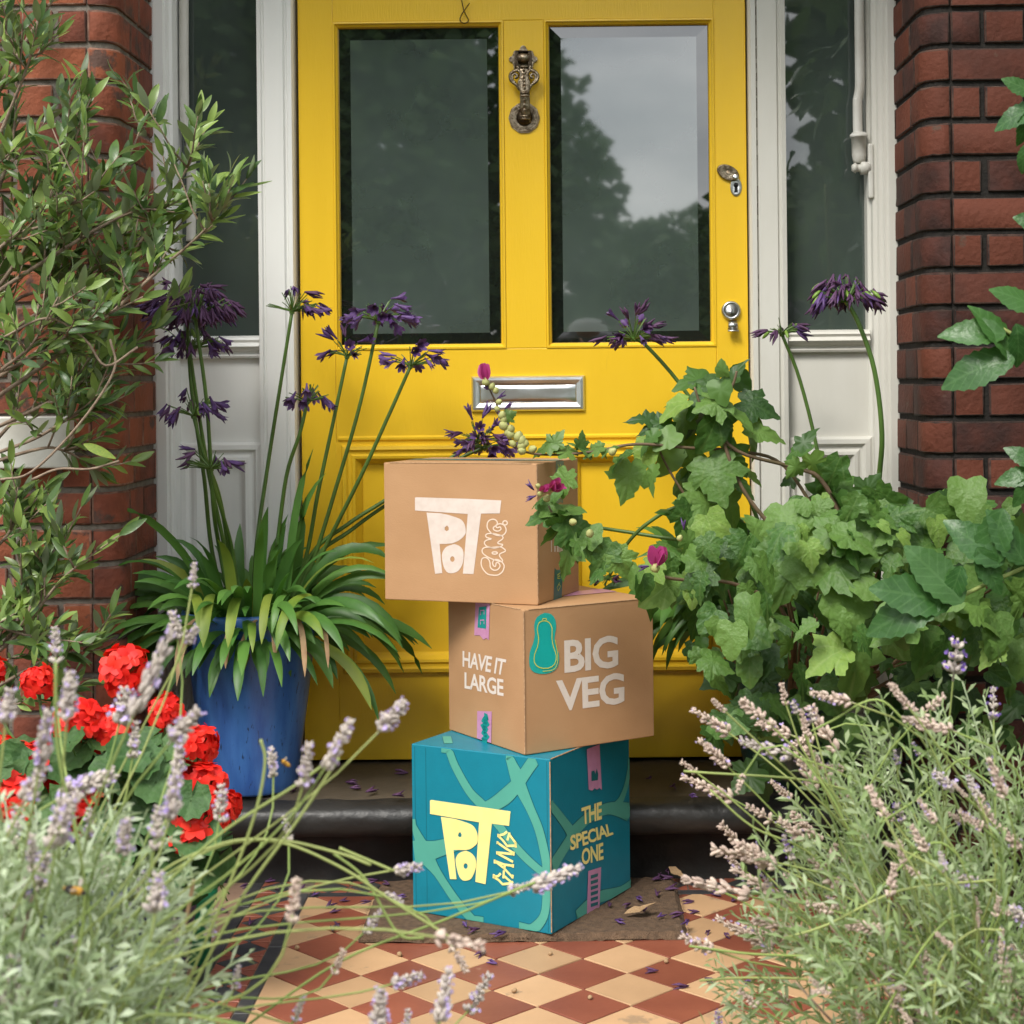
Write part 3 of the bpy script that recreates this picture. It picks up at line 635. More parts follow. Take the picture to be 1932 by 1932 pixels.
# thin dry tendril hanging on the top rail
tt = [P(x, y, YD - .006) for x, y in ((866, -30), (871, 0), (876, 22), (884, 38), (876, 44), (868, 38), (872, 26), (886, 6))]
td = MB().tube(smoothline(tt, 4), .0011, 5).build('dry_tendril', M['bronzedark']); props(td, 'thin dark dry tendril curled on the yellow top rail of the door', 'tendril')
# white plaque on the left pier
q0, q1 = P(-60, 885, 3.07), P(130, 785, 3.07)
sg = thing('plaque', 'plain pale grey house plaque fixed to the left brick pier behind olive leaves', 'plaque', (q1.x, 3.15, q0.z))
MB().box(q0.x, q1.x, 3.068, 3.1055, q0.z, q1.z).build('board', M['pipe'], sg, bevel=.003)

# ------------------------------------------------------------------ doormat
mx0, mx1, my0, my1 = PZ(676, 1765, .012).x, PZ(1300, 1764, .012).x, PZ(985, 1764, .012).y, 3.185
mm_ = MB(); nx, ny = 60, 34; vs = []
for i in range(nx + 1):
    for j in range(ny + 1):
        x, y = mx0 + (mx1 - mx0) * i / nx, my0 + (my1 - my0) * j / ny
        e = i in (0, nx) or j in (0, ny)
        vs.append((x + U(-.0015, .0015), y + U(-.0015, .0015) + .004 * math.sin(x * 9), (.001 if e else .012) + U(-.0012, .0012) + .0012 * math.sin(x * 31 + y * 17)))
mm_.add(vs, [(i * (ny + 1) + j, (i + 1) * (ny + 1) + j, (i + 1) * (ny + 1) + j + 1, i * (ny + 1) + j + 1) for i in range(nx) for j in range(ny)])
dm = mm_.build('doormat', M['mat']); props(dm, 'worn brown coir doormat under the teal box on the tiled path', 'doormat')
bm_ = MB()
for k in range(700):                                     # loose coir fibres along the edges
    t = R(); sd_ = random.choice((0, 0, 1, 2))
    p = V((mx0 + (mx1 - mx0) * t, my0, .008)) if sd_ == 0 else V(((mx0, mx1)[sd_ - 1], my0 + (my1 - my0) * t, .008))
    d = V((U(-1, 1) * .5 + (0, -1, 1)[sd_], U(-.4, .4) - (1 if sd_ == 0 else 0), U(-.6, .5))).normalized() * U(.003, .008)
    s_ = V((-d.y, d.x, 0)).normalized() * .0005; bm_.add([p - s_, p + s_, p + d], [(0, 1, 2)])
fb = bm_.build('fibre_fringe', M['mat'], dm); fb['kind'] = 'stuff'

def split(o):                                             # every loose piece becomes an object of its own
    me = o.data; par = list(range(len(me.vertices)))
    def fd_(i):
        while par[i] != i: par[i] = par[par[i]]; i = par[i]
        return i
    for e in me.edges: par[fd_(e.vertices[0])] = fd_(e.vertices[1])
    gr = {}
    for f in me.polygons: gr.setdefault(fd_(f.vertices[0]), []).append(f)
    base = o.name.split('.')[0]; first = None
    for fs in list(gr.values())[1:]:
        mb = MB(); ix = {}
        for f in fs:
            for v in f.vertices:
                if v not in ix: ix[v] = len(mb.v); mb.v.append(tuple(me.vertices[v].co))
            mb.f.append(tuple(ix[v] for v in f.vertices)); mb.m.append(f.material_index)
        mb.build(base, list(me.materials), o.parent)
    keep = list(gr.values())[0]; mb = MB(); ix = {}
    for f in keep:
        for v in f.vertices:
            if v not in ix: ix[v] = len(mb.v); mb.v.append(tuple(me.vertices[v].co))
        mb.f.append(tuple(ix[v] for v in f.vertices)); mb.m.append(f.material_index)
    o.data = mb.mesh(base, list(me.materials)); return o
# ------------------------------------------------------------------ cardboard boxes
def C1(x, y): return ((1060 + x * .15528) * .717416, (1280 + y * .15528) * .717416)
def C2(x, y): return ((1110 + x * .15010) * .717416, (2080 + y * .15010) * .717416)
def C4(x, y): return ((1380 + x * .21739) * .717416, (1180 + y * .21739) * .717416)
def carton(name, label, x, y, a, wl, wr, z, h, mt, edge):
    t = thing(name, label, 'box', (x, y, z))
    Ld = V((-math.cos(a), math.sin(a), 0)); Rd = V((math.sin(a), math.cos(a), 0)); n = V((x, y, z)); up = V((0, 0, h))
    sk = .006
    c = [n, n + Rd * wr, n + Rd * wr + Ld * wl, n + Ld * wl]
    b = MB(); b.add([p for p in c] + [p + up for p in c], [(3, 2, 1, 0), (4, 5, 6, 7), (0, 1, 5, 4), (1, 2, 6, 5), (2, 3, 7, 6), (3, 0, 4, 7)])
    body = b.build('body', M[mt], t, bevel=.0016); fixn(body.data)
    fs = dict(L=(n, V((Rd.x, Rd.y, 0)) * -1, Ld), R=(n, V((Ld.x, Ld.y, 0)) * -1, Rd), T=(n + up, V((0, 0, 1)), Ld))
    return t, fs, n, Ld, Rd, up
def onface(f, pts, off): return [PP(px, py, f[0], f[1]) + f[1] * off for px, py in pts]
def pr_poly(mb, f, pts, off, hole=None):
    q = onface(f, pts, off)
    if hole:
        hq = onface(f, hole, off)
        i, k = min(((i, k) for i in range(len(q)) for k in range(len(hq))), key=lambda t: (q[t[0]] - hq[t[1]]).length)
        ar = lambda p: sum((p[j] - p[0]).cross(p[(j + 1) % len(p)] - p[0]).dot(f[1]) for j in range(len(p)))
        if ar(q) * ar(hq) > 0: hq = hq[::-1]; k = len(hq) - 1 - k
        hq = hq[k:] + hq[:k + 1]
        q = q[:i + 1] + hq + q[i:]
    mb.add(q, [tuple(range(len(q)))])
def ribbon(mb, pts, n, wd, closed=False):
    k = len(pts); ws = wd if isinstance(wd, (list, tuple)) else [wd] * k; vs = []
    for i in range(k):
        a = pts[(i - 1) % k] if closed or i > 0 else pts[i]; b = pts[(i + 1) % k] if closed or i < k - 1 else pts[i]
        d = (b - a).normalized(); s_ = d.cross(n).normalized() * ws[i] * .5
        vs += [pts[i] - s_, pts[i] + s_]
    m_ = k if closed else k - 1
    mb.add(vs, [(2 * i, 2 * i + 1, (2 * i + 3) % (2 * k), (2 * i + 2) % (2 * k)) for i in range(m_)])
def orient(o, n):                                         # face print towards n
    bm = bmesh.new(); bm.from_mesh(o.data)
    for f in bm.faces:
        f.normal_update()
        if f.normal.dot(n) < 0: f.normal_flip()
    bm.to_mesh(o.data); bm.free(); return o
def ell(cx, cy, rx, ry, n=18): return [(cx + rx * math.cos(6.2832 * k / n), cy + ry * math.sin(6.2832 * k / n)) for k in range(n)]
def sm2(pts, n=3, closed=False):
    q = [(x, y, 0) for x, y in pts]
    if closed: q = q + [q[0]]
    r = [(p.x, p.y) for p in smoothline(q, n)]
    return r[:-1] if closed else r
def textmesh(txt, bold):
    cu = bpy.data.curves.new('text', 'FONT'); cu.body = txt; cu.offset = bold; cu.resolution_u = 3; cu.space_character = .94
    ob = bpy.data.objects.new('text', cu); COL.objects.link(ob); dg = bpy.context.evaluated_depsgraph_get()
    me = bpy.data.meshes.new_from_object(ob.evaluated_get(dg)); bpy.data.objects.remove(ob)
    vs = [v.co.copy() for v in me.vertices]; fs = [tuple(p.vertices) for p in me.polygons]
    x0, x1 = min(v.x for v in vs), max(v.x for v in vs); y0, y1 = min(v.y for v in vs), max(v.y for v in vs)
    return [((v.x - x0) / (x1 - x0), (v.y - y0) / (y1 - y0)) for v in vs], fs
def pr_text(mb, f, txt, quad, off, bold=.028):           # quad TL TR BR BL in photo px
    uv, fs = textmesh(txt, bold); TL, TR, BR, BL = quad; pts = []
    c = onface(f, [TL, TR, BR, BL], off)
    for u, v in uv: pts.append((c[0] * (1 - u) + c[1] * u) * v + (c[3] * (1 - u) + c[2] * u) * (1 - v))
    mb.add(pts, fs)
def Aq(*p): return [A(*q) for q in p]
def Bq(*p): return [B(*q) for q in p]
zb = .0125
# --- teal box
t, fs, n, Ld, Rd, up = carton('cardboard_box', 'teal box with green vines and yellow lettering, lowest of the stack', -.031, 2.856, .4998, .2786, .2978, zb, .2941, 'tealcard', 'card')
fL, fR, fT = fs['L'], fs['R'], fs['T']
VL = [([(560, 330), (600, 380), (640, 480), (720, 620), (800, 705), (900, 830), (1000, 955), (1100, 1050), (1175, 1100)], [48, 48, 50, 52, 60, 50, 50, 46, 46]),
      ([(925, 360), (950, 440), (985, 530), (1005, 590), (1060, 710), (1110, 830), (1140, 950), (1158, 1060), (1155, 1200), (1140, 1320), (1080, 1395), (1000, 1430)], [50, 56, 85, 80, 56, 54, 54, 56, 50, 48, 60, 70]),
      ([(1100, 420), (1050, 490), (995, 570), (930, 640), (860, 690), (790, 720)], [70, 66, 70, 84, 74, 60]),
      ([(380, 770), (420, 850), (450, 920), (480, 990), (540, 1080), (640, 1230), (740, 1350), (800, 1420)], [40, 50, 80, 100, 56, 54, 58, 60]),
      ([(400, 970), (460, 960), (530, 945), (600, 925), (680, 905)], [150, 130, 96, 84, 70])]
VR = [([(1160, 680), (1200, 725), (1260, 805), (1300, 865), (1330, 900)], [36, 40, 46, 56, 40]),
      ([(1310, 850), (1270, 910), (1220, 990), (1180, 1060)], [64, 60, 64, 80]),
      ([(1290, 870), (1350, 800), (1420, 745), (1500, 715), (1570, 722), (1650, 745)], [70, 56, 50, 50, 66, 90]),
      ([(1535, 720), (1570, 670), (1600, 590), (1620, 490), (1640, 420)], [60, 46, 40, 36, 30]),
      ([(1320, 1330), (1380, 1270), (1450, 1215), (1540, 1195), (1650, 1180)], [60, 60, 50, 50, 70])]
lineb, greenb = MB(), MB()
def inside(f, edge, q):                                   # clamp to the face
    ed = fs[edge][2]; wdt = {'L': .2786, 'R': .2978}[edge]
    u = max(.0015, min(wdt - .0015, (q - n).dot(ed))); v = max(.0015, min(.2925, q.z - n.z))
    return n + ed * u + V((0, 0, v))
for edge, f, VV in (('L', fL, VL), ('R', fR, VR)):
    for ri, (pts, ws) in enumerate(VV):
        q3 = smoothline([(x, y, w_) for (x, y), w_ in zip(pts, ws)], 4)
        pp = [inside(f, edge, PP(*B(q.x, q.y), f[0], f[1])) for q in q3]
        wsm = [q.z * .3342 / F * 2.95 * (1.0 if edge == 'L' else 1.35) for q in q3]
        for mbx, of, ex in ((lineb, .0003, .0022), (greenb, .0008, 0)):
            k0 = len(mbx.v); ribbon(mbx, [p + f[1] * (of + ri * .00006) for p in pp], f[1], [a + ex for a in wsm])
            mbx.v[k0:] = [tuple(inside(f, edge, V(q)) + f[1] * (of + ri * .00006)) for q in mbx.v[k0:]]
for pts, ws in (([(555, 275), (590, 310), (600, 350), (596, 400)], [.016] * 4), ([(905, 380), (940, 420), (960, 460)], [.02] * 3)):
    pp = [PP(*B(x, y), fT[0], fT[1]) for x, y in pts]
    pp = [p for p in pp if .002 < (p - n).dot(Rd) < .29 and .002 < (p - n).dot(Ld) < .27]
    if len(pp) > 1: ribbon(lineb, [p + V((0, 0, .0004)) for p in pp], fT[1], .017); ribbon(greenb, [p + V((0, 0, .0008)) for p in pp], fT[1], .015)
lineb.build('vine_outline', M['tealline'], t); greenb.build('vine_print', M['tealgreen'], t)
lg = MB()
def logo(f, C, T, Pp, hp, O, ho, mb, off):
    pr_poly(mb, f, [C(*p) for p in T], off); pr_poly(mb, f, [C(*p) for p in Pp], off, [C(*p) for p in hp]); pr_poly(mb, f, [C(*p) for p in O], off, [C(*p) for p in ho])
logo(fL, C2, [(145, 165), (170, 155), (1555, 355), (1530, 610), (1228, 570), (1118, 1632), (940, 1590), (1005, 548), (145, 400)],
     [(338, 452), (480, 470)] + sm2([(590, 490), (780, 550), (890, 600), (950, 680), (980, 780), (975, 900), (930, 960), (850, 1015), (760, 1035)]) + [(558, 1030), (610, 1545), (495, 1540)],
     [(672, 715), (700, 760), (695, 800), (665, 812), (636, 785), (645, 745)],
     sm2([(780, 1045), (860, 1080), (920, 1140), (950, 1220), (950, 1330), (920, 1430), (870, 1530), (800, 1565), (720, 1565), (660, 1500), (620, 1380), (595, 1240), (600, 1170), (640, 1100), (700, 1065)], 2, True),
     ell(770, 1313, 36, 48, 12), lg, .0012)
for s_ in ([(1495, 710), (1440, 755), (1345, 780)], [(1345, 750), (1345, 810)], [(1350, 795), (1420, 860), (1500, 965)], [(1485, 962), (1655, 955)], [(1640, 895), (1648, 990)], [(1650, 915), (1535, 760)], [(1540, 725), (1500, 865)],
           [(1330, 880), (1330, 930)], [(1330, 905), (1480, 1010), (1600, 1080)], [(1612, 1060), (1605, 1130)], [(1600, 1105), (1320, 1075)], [(1320, 1055), (1325, 1112)], [(1330, 1095), (1600, 1240)],
           [(1280, 1200), (1280, 1270)], [(1285, 1225), (1440, 1285), (1600, 1310)], [(1600, 1280), (1595, 1340)], [(1300, 1240), (1440, 1350), (1590, 1510)], [(1597, 1465), (1585, 1530)], [(1460, 1300), (1440, 1370)],
           [(1385, 1440), (1340, 1490), (1265, 1500)], [(1265, 1455), (1260, 1530)], [(1270, 1510), (1350, 1560), (1425, 1640)], [(1420, 1632), (1590, 1610)], [(1595, 1580), (1560, 1645)], [(1560, 1590), (1450, 1490)], [(1440, 1390), (1430, 1530)]):
    ribbon(lg, onface(fL, [C2(*p) for p in s_], .0012), fL[1], 42 * .1501 * .717416 / F * 2.95)
orient(lg.build('logo_print', M['yellowprint'], t), fL[1])
tx = MB()
pr_text(tx, fR, 'THE', Bq((1347, 712), (1462, 675), (1463, 775), (1352, 808)), .0012, .03)
pr_text(tx, fR, 'SPECIAL', Bq((1283, 868), (1513, 795), (1528, 862), (1285, 955)), .0012, .03)
pr_text(tx, fR, 'ONE', Bq((1347, 945), (1470, 905), (1472, 1003), (1350, 1037)), .0012, .03)
orient(tx.build('lettering', M['yellowprint'], t), fR[1])
tp_ = MB(); pr_poly(tp_, fR, Bq((1377, 380), (1449, 352), (1462, 610), (1448, 598), (1435, 608), (1420, 600), (1408, 614), (1388, 608)), .0014); pr_poly(tp_, fR, Bq((1385, 1068), (1458, 1045), (1448, 1285), (1377, 1320)), .0014)
um = [(PP(*B(1377, 375), fR[0], fR[1]) - n).dot(Rd), (PP(*B(1450, 355), fR[0], fR[1]) - n).dot(Rd)]
tp_.add([n + up + Rd * um[0] + V((0, 0, .001)), n + up + Rd * um[1] + V((0, 0, .001)), n + up + Rd * um[1] + Ld * .27 + V((0, 0, .001)), n + up + Rd * um[0] + Ld * .27 + V((0, 0, .001))], [(0, 1, 2, 3)])
tape = split(tp_.build('tape', M['pinktape'], t))
ti = MB(); pr_poly(ti, fR, Bq((1402, 505), (1418, 500), (1424, 520), (1432, 488), (1440, 520), (1438, 555), (1402, 560)), .0018)
for k in range(6): pr_poly(ti, fR, Bq((1398, 1092 + k * 32), (1440, 1080 + k * 32), (1438, 1098 + k * 32), (1398, 1112 + k * 32)), .0018)
split(ti.build('tape_print', M['tealtape'], tape))
sl = MB(); um_ = sum(um) / 2; sl.box(0, 1, 0, 1, 0, 1)
sl.v = [tuple(n + up + Rd * (um_ - .0008 + .0016 * a) + Ld * (.27 * b) + V((0, 0, .0002 + .0004 * c))) for a, b, c in sl.v]; sl.build('lid_seam', M['tealline'], t)
cr2 = MB()
for u in (.006, .2786 - .03): a = n + Ld * (.2786 - u) + fL[1] * .0013 if False else n + Ld * u + fL[1] * .0002; ribbon(cr2, [a + V((0, 0, .003)), a + V((0, 0, .29))], fL[1], .0009)
for u in (.2786 - .007,): a = n + Ld * u + fL[1] * .0002; ribbon(cr2, [a + V((0, 0, .003)), a + V((0, 0, .29))], fL[1], .0012)
a = n + Rd * .006 + fR[1] * .0002; ribbon(cr2, [a + V((0, 0, .003)), a + V((0, 0, .29))], fR[1], .0010)
cr2.build('score_line', M['tealline'], t)
# worn paper edge on the near corner
we = MB(); we.tube([n + V((0, -.0004, .004)), n + V((0, -.0004, .29))], .0011, 6); we.tube([n + up + Rd * .004, n + up + Rd * .12], .0011, 6); we.build('worn_edge', M['cardedge'], t)
zb += .2941 + .0008
# --- middle box
t, fs, n, Ld, Rd, up = carton('cardboard_box', 'brown box printed BIG VEG, middle of the stack', -.0732, 2.8846, .9904, .2617, .2712, zb, .2460, 'card', 'card')
fL, fR, fT = fs['L'], fs['R'], fs['T']
tx = MB(); pr_text(tx, fL, 'HAVE IT', Aq((681, 1312), (928, 1362), (912, 1452), (681, 1402)), .0005, .022); pr_text(tx, fL, 'LARGE', Aq((692, 1432), (912, 1474), (912, 1570), (692, 1525)), .0005, .022)
orient(tx.build('lettering', M['whiteletter'], t), fL[1])
tx = MB(); pr_text(tx, fR, 'BIG', Aq((1252, 1253), (1556, 1222), (1558, 1406), (1254, 1440)), .0005, .027); pr_text(tx, fR, 'VEG', Aq((1206, 1480), (1592, 1432), (1592, 1610), (1214, 1658)), .0005, .027)
orient(tx.build('lettering', M['whiteletter'], t), fR[1])
sk = MB(); pr_poly(sk, fR, Aq(*sm2([(1140, 1098), (1178, 1105), (1203, 1140), (1206, 1190), (1197, 1240), (1206, 1290), (1222, 1330), (1220, 1390), (1195, 1425), (1150, 1442), (1100, 1440), (1065, 1420), (1054, 1380), (1058, 1320), (1076, 1270), (1086, 1220), (1082, 1170), (1098, 1122)], 2, True)), .0008)
so_ = orient(sk.build('vegetable_sticker', M['stickerdark'], t), fR[1])
inn = sm2([(1140, 1142), (1165, 1152), (1182, 1185), (1181, 1240), (1190, 1290), (1206, 1340), (1196, 1388), (1160, 1410), (1110, 1406), (1082, 1378), (1084, 1330), (1100, 1290), (1106, 1240), (1098, 1190), (1110, 1152)], 2, True)
sk = MB(); pr_poly(sk, fR, Aq(*inn), .0012); orient(sk.build('vegetable_body', M['sticker'], so_), fR[1])
sk = MB(); ribbon(sk, onface(fR, Aq(*inn), .0016), fR[1], .0016, True)
ribbon(sk, onface(fR, Aq(*sm2([(1200, 1250), (1212, 1320), (1212, 1380), (1190, 1418), (1130, 1428)])), .0016), fR[1], .0012)
ribbon(sk, onface(fR, Aq((1128, 1140), (1130, 1130), (1148, 1130), (1150, 1140)), .0016), fR[1], .0016)
orient(sk.build('vegetable_outline', M['lime'], so_), fR[1])
u0, u1 = [(PP(*A(x, 1080), fL[0], fL[1]) - n).dot(Ld) for x in (836, 756)]
tp_ = MB()
top_ = n + up + V((0, 0, .001))
a_, b_ = n + up + Ld * u0 + fL[1] * .001, n + up + Ld * u1 + fL[1] * .001
bt = onface(fL, Aq((830, 1252), (815, 1240), (800, 1250), (780, 1225), (748, 1225)), .001)
tp_.add([a_] + bt + [b_], [tuple(range(7))])
lo = [n + Ld * u0 + fL[1] * .001 + V((0, 0, .002)), n + Ld * u1 + fL[1] * .001 + V((0, 0, .002))]
up2 = onface(fL, Aq((847, 1655), (765, 1652)), .001); tp_.add(lo[:1] + up2 + lo[1:], [(0, 1, 2, 3)])
tp_.add([top_ + Ld * u0, top_ + Ld * u0 + Rd * .27, top_ + Ld * u1 + Rd * .27, top_ + Ld * u1], [(0, 1, 2, 3)])
tape = split(tp_.build('tape', M['pinktape'], t))
ti = MB(); pr_poly(ti, fL, Aq((776, 1066), (818, 1060), (815, 1188), (768, 1180)), .0015)
ribbon(ti, onface(fL, Aq(*sm2([(805, 1675), (825, 1690), (795, 1705), (830, 1722), (790, 1740), (822, 1755), (795, 1775), (828, 1795), (795, 1815), (822, 1828)])), .0015), fL[1], .009)
split(ti.build('tape_print', M['tealink'], tape))
ti = MB(); 
for y in (1095, 1150): ribbon(ti, onface(fL, Aq((785, y + 15), (785, y - 10), (806, y - 12), (806, y + 12)), .0019), fL[1], .0022)
ti.build('tape_letters', M['pinktape'], tape)
we = MB(); we.tube([n + V((0, -.0006, .003)), n + V((0, -.0006, .243))], .0012, 6); we.tube([n + up + Ld * .01, n + up + Ld * .25], .0009, 6); we.tube([n + up + Rd * .01, n + up + Rd * .26], .0009, 6); we.build('worn_edge', M['cardedge'], t)
zb += .2460 + .0008
# --- top box
t, fs, n, Ld, Rd, up = carton('cardboard_box', 'brown box with white logo, topmost of the stack', -.0497, 2.9408, .3461, .2923, .2139, zb, .2445, 'card', 'card')
fL, fR, fT = fs['L'], fs['R'], fs['T']
lg = MB()
logo(fL, C1, [(203, 185), (230, 178), (1100, 205), (1665, 232), (1640, 452), (1322, 455), (1195, 1478), (1015, 1472), (1098, 462), (205, 402)],
     [(400, 438)] + sm2([(620, 448), (760, 475), (930, 530), (1000, 570), (1045, 640), (1062, 720), (1060, 790), (1020, 850), (940, 915), (830, 960)]) + [(720, 968), (620, 968), (665, 1462), (545, 1475)],
     [(748, 655), (775, 690), (775, 730), (740, 755), (708, 730), (706, 690)],
     sm2([(870, 970), (950, 1000), (1010, 1060), (1028, 1150), (1020, 1270), (980, 1370), (930, 1430), (860, 1460), (770, 1460), (710, 1400), (675, 1300), (658, 1160), (690, 1070), (740, 1015), (820, 985)], 2, True),
     ell(838, 1225, 38, 48, 12), lg, .0005)
orient(lg.build('logo_print', M['whiteprint'], t), fL[1])
gg = MB(); wd = 21 * .15528 * .717416 / F * 2.95
G1 = [(1550, 1500), (1440, 1480), (1360, 1400), (1325, 1310), (1340, 1220), (1400, 1200), (1450, 1230), (1475, 1290), (1480, 1360), (1530, 1410), (1600, 1405), (1645, 1345), (1620, 1290), (1580, 1290), (1570, 1345), (1535, 1340), (1520, 1285), (1550, 1235), (1620, 1240), (1680, 1280), (1715, 1340), (1690, 1430), (1620, 1490)]
A1 = [(1500, 1220), (1420, 1180), (1350, 1120), (1345, 1060), (1400, 1025), (1500, 1030), (1640, 1018), (1710, 1050), (1735, 1090), (1645, 1135), (1640, 1180), (1690, 1250), (1650, 1268), (1560, 1240)]
N1 = [(1420, 1010), (1385, 970), (1385, 930), (1430, 900), (1500, 885), (1420, 860), (1402, 820), (1440, 795), (1540, 795), (1670, 830), (1695, 860), (1680, 890), (1610, 940), (1620, 965), (1690, 978), (1660, 1010), (1540, 1038)]
G2 = [(1500, 790), (1440, 720), (1425, 650), (1450, 580), (1520, 550), (1580, 570), (1600, 620), (1570, 660), (1530, 695), (1548, 735), (1610, 752), (1660, 720), (1645, 680), (1600, 695), (1578, 675), (1600, 640), (1650, 627), (1710, 650), (1745, 710), (1740, 770), (1690, 822), (1600, 825)]
for q in (G1, A1, N1, G2, ell(1555, 1122, 46, 20, 10), ell(1730, 612, 38, 36, 12)):
    ribbon(gg, onface(fL, [C1(*p) for p in sm2(q, 3, True)], .0006), fL[1], wd, True)
orient(gg.build('outline_lettering', M['outline'], t), fL[1])
tp_ = MB(); pr_poly(tp_, fR, [C4(*p) for p in ((372, 152), (470, 148), (462, 660), (430, 648), (400, 662), (372, 650))], .0005); pr_poly(tp_, fR, [C4(*p) for p in ((360, 1440), (385, 1470), (420, 1462), (455, 1490), (445, 1815), (345, 1845))], .0005)
um = [(PP(*C4(x, 160), fR[0], fR[1]) - n).dot(Rd) for x in (372, 470)]
top_ = n + up + V((0, 0, .001)); tp_.add([top_ + Rd * um[0], top_ + Rd * um[1], top_ + Rd * um[1] + Ld * .29, top_ + Rd * um[0] + Ld * .29], [(0, 1, 2, 3)])
tape = split(tp_.build('tape', M['tealtape'], t))
ti = MB()
for q in ([(395, 185), (410, 235), (430, 190)], [(395, 300), (415, 285), (440, 300)], [(415, 285), (420, 340)], [(420, 490), (398, 540), (418, 600), (440, 545), (420, 490)], [(425, 1500), (388, 1530), (390, 1565), (425, 1570)], [(395, 1545), (420, 1540)], [(415, 1620), (385, 1680), (400, 1720), (430, 1660), (405, 1640)]):
    ribbon(ti, onface(fR, [C4(*p) for p in q], .0009), fR[1], .0016)
ti.build('tape_print', M['lime'], tape)
bc = MB()
for x, ww in ((315, 10), (355, 14), (388, 14), (406, 8), (422, 8), (440, 12), (470, 10), (500, 14), (530, 10)): pr_poly(bc, fR, [C4(*p) for p in ((x, 890), (x + ww, 890), (x + ww, 1248), (x, 1250))], .0005)
bc.build('barcode', M['whiteletter'], t)
we = MB(); we.tube([n + V((0, -.0004, .003)), n + V((0, -.0004, .24))], .0009, 6); we.tube([n + up + Ld * .01, n + up + Ld * .28], .0008, 6)
for k in range(7): a = .02 + k * .033; we.tube([n + Rd * .003 + fR[1] * .0004 + V((0, 0, a)), n + Rd * (.003 + U(0, .001)) + fR[1] * .0004 + V((0, 0, a + .024))], .0007, 5)
we.build('worn_edge', M['cardedge'], t)
sl = MB(); top_ = n + up + V((0, 0, .0006)); sl.add([top_ + Ld * .002 + Rd * .006, top_ + Ld * .002 + Rd * .0075, top_ + Ld * .29 + Rd * .0075, top_ + Ld * .29 + Rd * .006], [(0, 1, 2, 3)]); sl.build('lid_crease', M['cardedge'], t)

# ------------------------------------------------------------------ leaf and flower templates
class Tpl:
    def __init__(s, name, vs, fs, mt, smooth=True):
        s.v = [V(p) for p in vs]; s.f = fs; s.mt = mt
        mb = MB(); mb.add(vs, fs); s.me = mb.mesh(name, M[mt], smooth)
def leaf_strip(name, mt, prof, n=6, fold=.18, droop=.2, twist=0.0, serr=0.0, wave=0.0):   # unit length along +Y, two faces across
    vs, fs = [], []
    for i in range(n + 1):
        t = i / n; wdt = prof(t) * .5; z = -droop * t * t; tw = twist * t
        sv = (1 + serr * (1 if i % 2 else -1)) if 0 < i < n else 1
        for s_ in (-1, 0, 1):
            x = s_ * wdt * sv; zz = z + abs(x) * fold + (wave * math.sin(t * 9 + s_) * wdt if s_ else 0)
            vs.append((x * math.cos(tw), t * (1 - droop * .25 * t) + (-.35 * wdt * serr if s_ and i % 2 else 0), zz + x * math.sin(tw)))
    for i in range(n):
        for j in range(2): a = i * 3 + j; fs.append((a, a + 1, a + 4, a + 3))
    return Tpl(name, vs, fs, mt)
def leaf_outline(name, mt, half, cy=.36, fold=.10, droop=.25, jit=.03, cup=0.0, rnd=None):   # lobed leaf, fan with two rings
    rr = random.Random(rnd); ring = [(x, y) for x, y in half] + [(-x, y) for x, y in half[::-1] if abs(x) > 1e-6]
    ring = [(x + rr.uniform(-jit, jit), y + rr.uniform(-jit, jit)) for x, y in ring]
    n = len(ring); vs = [(0, cy, 0)]
    ph = rr.uniform(0, 6)
    def z(x, y): return -droop * (y * y) - cup * (x * x) * .9 + fold * abs(x) + .035 * math.sin(7 * x + ph) * math.cos(6 * y + ph)
    for k in (.5, 1.0):
        for i, (x, y) in enumerate(ring):
            xx, yy = x * k, cy + (y - cy) * k; vs.append((xx, yy, z(xx, yy) + (.025 if i % 3 == 0 else -.012) * k))
    fs = [(0, 1 + i, 1 + (i + 1) % n) for i in range(n)] + [(1 + i, 1 + n + i, 1 + n + (i + 1) % n, 1 + (i + 1) % n) for i in range(n)]
    return Tpl(name, vs, fs, mt)
class Foliage:
    def __init__(s, parent, name, limit=300): s.p, s.n, s.lim, s.items = parent, name, limit, []
    def add(s, tp, mm): s.items.append((tp, mm))
    def done(s):
        s.items.sort(key=lambda it: (it[1].translation - CAM).length - it[1].to_scale().y * 4)
        for tp, mm in s.items[:s.lim]: inst(s.n, tp.me, s.p, mm)
        rest = s.items[s.lim:]
        if rest:
            mb = MB(); mts = []
            for tp, mm in rest:
                if tp.mt not in mts: mts.append(tp.mt)
                mb.mi = mts.index(tp.mt); mb.add([mm @ v for v in tp.v], tp.f)
            o = mb.build('foliage', [M[k] for k in mts], s.p, True); o['kind'] = 'stuff'
def mergeT(name, items, parent):
    mb = MB(); mts = []
    for tp, mm in items:
        if tp.mt not in mts: mts.append(tp.mt)
        mb.mi = mts.index(tp.mt); mb.add([mm @ v for v in tp.v], tp.f)
    o = mb.build(name, [M[k] for k in mts], parent, True); o['kind'] = 'stuff'; return o

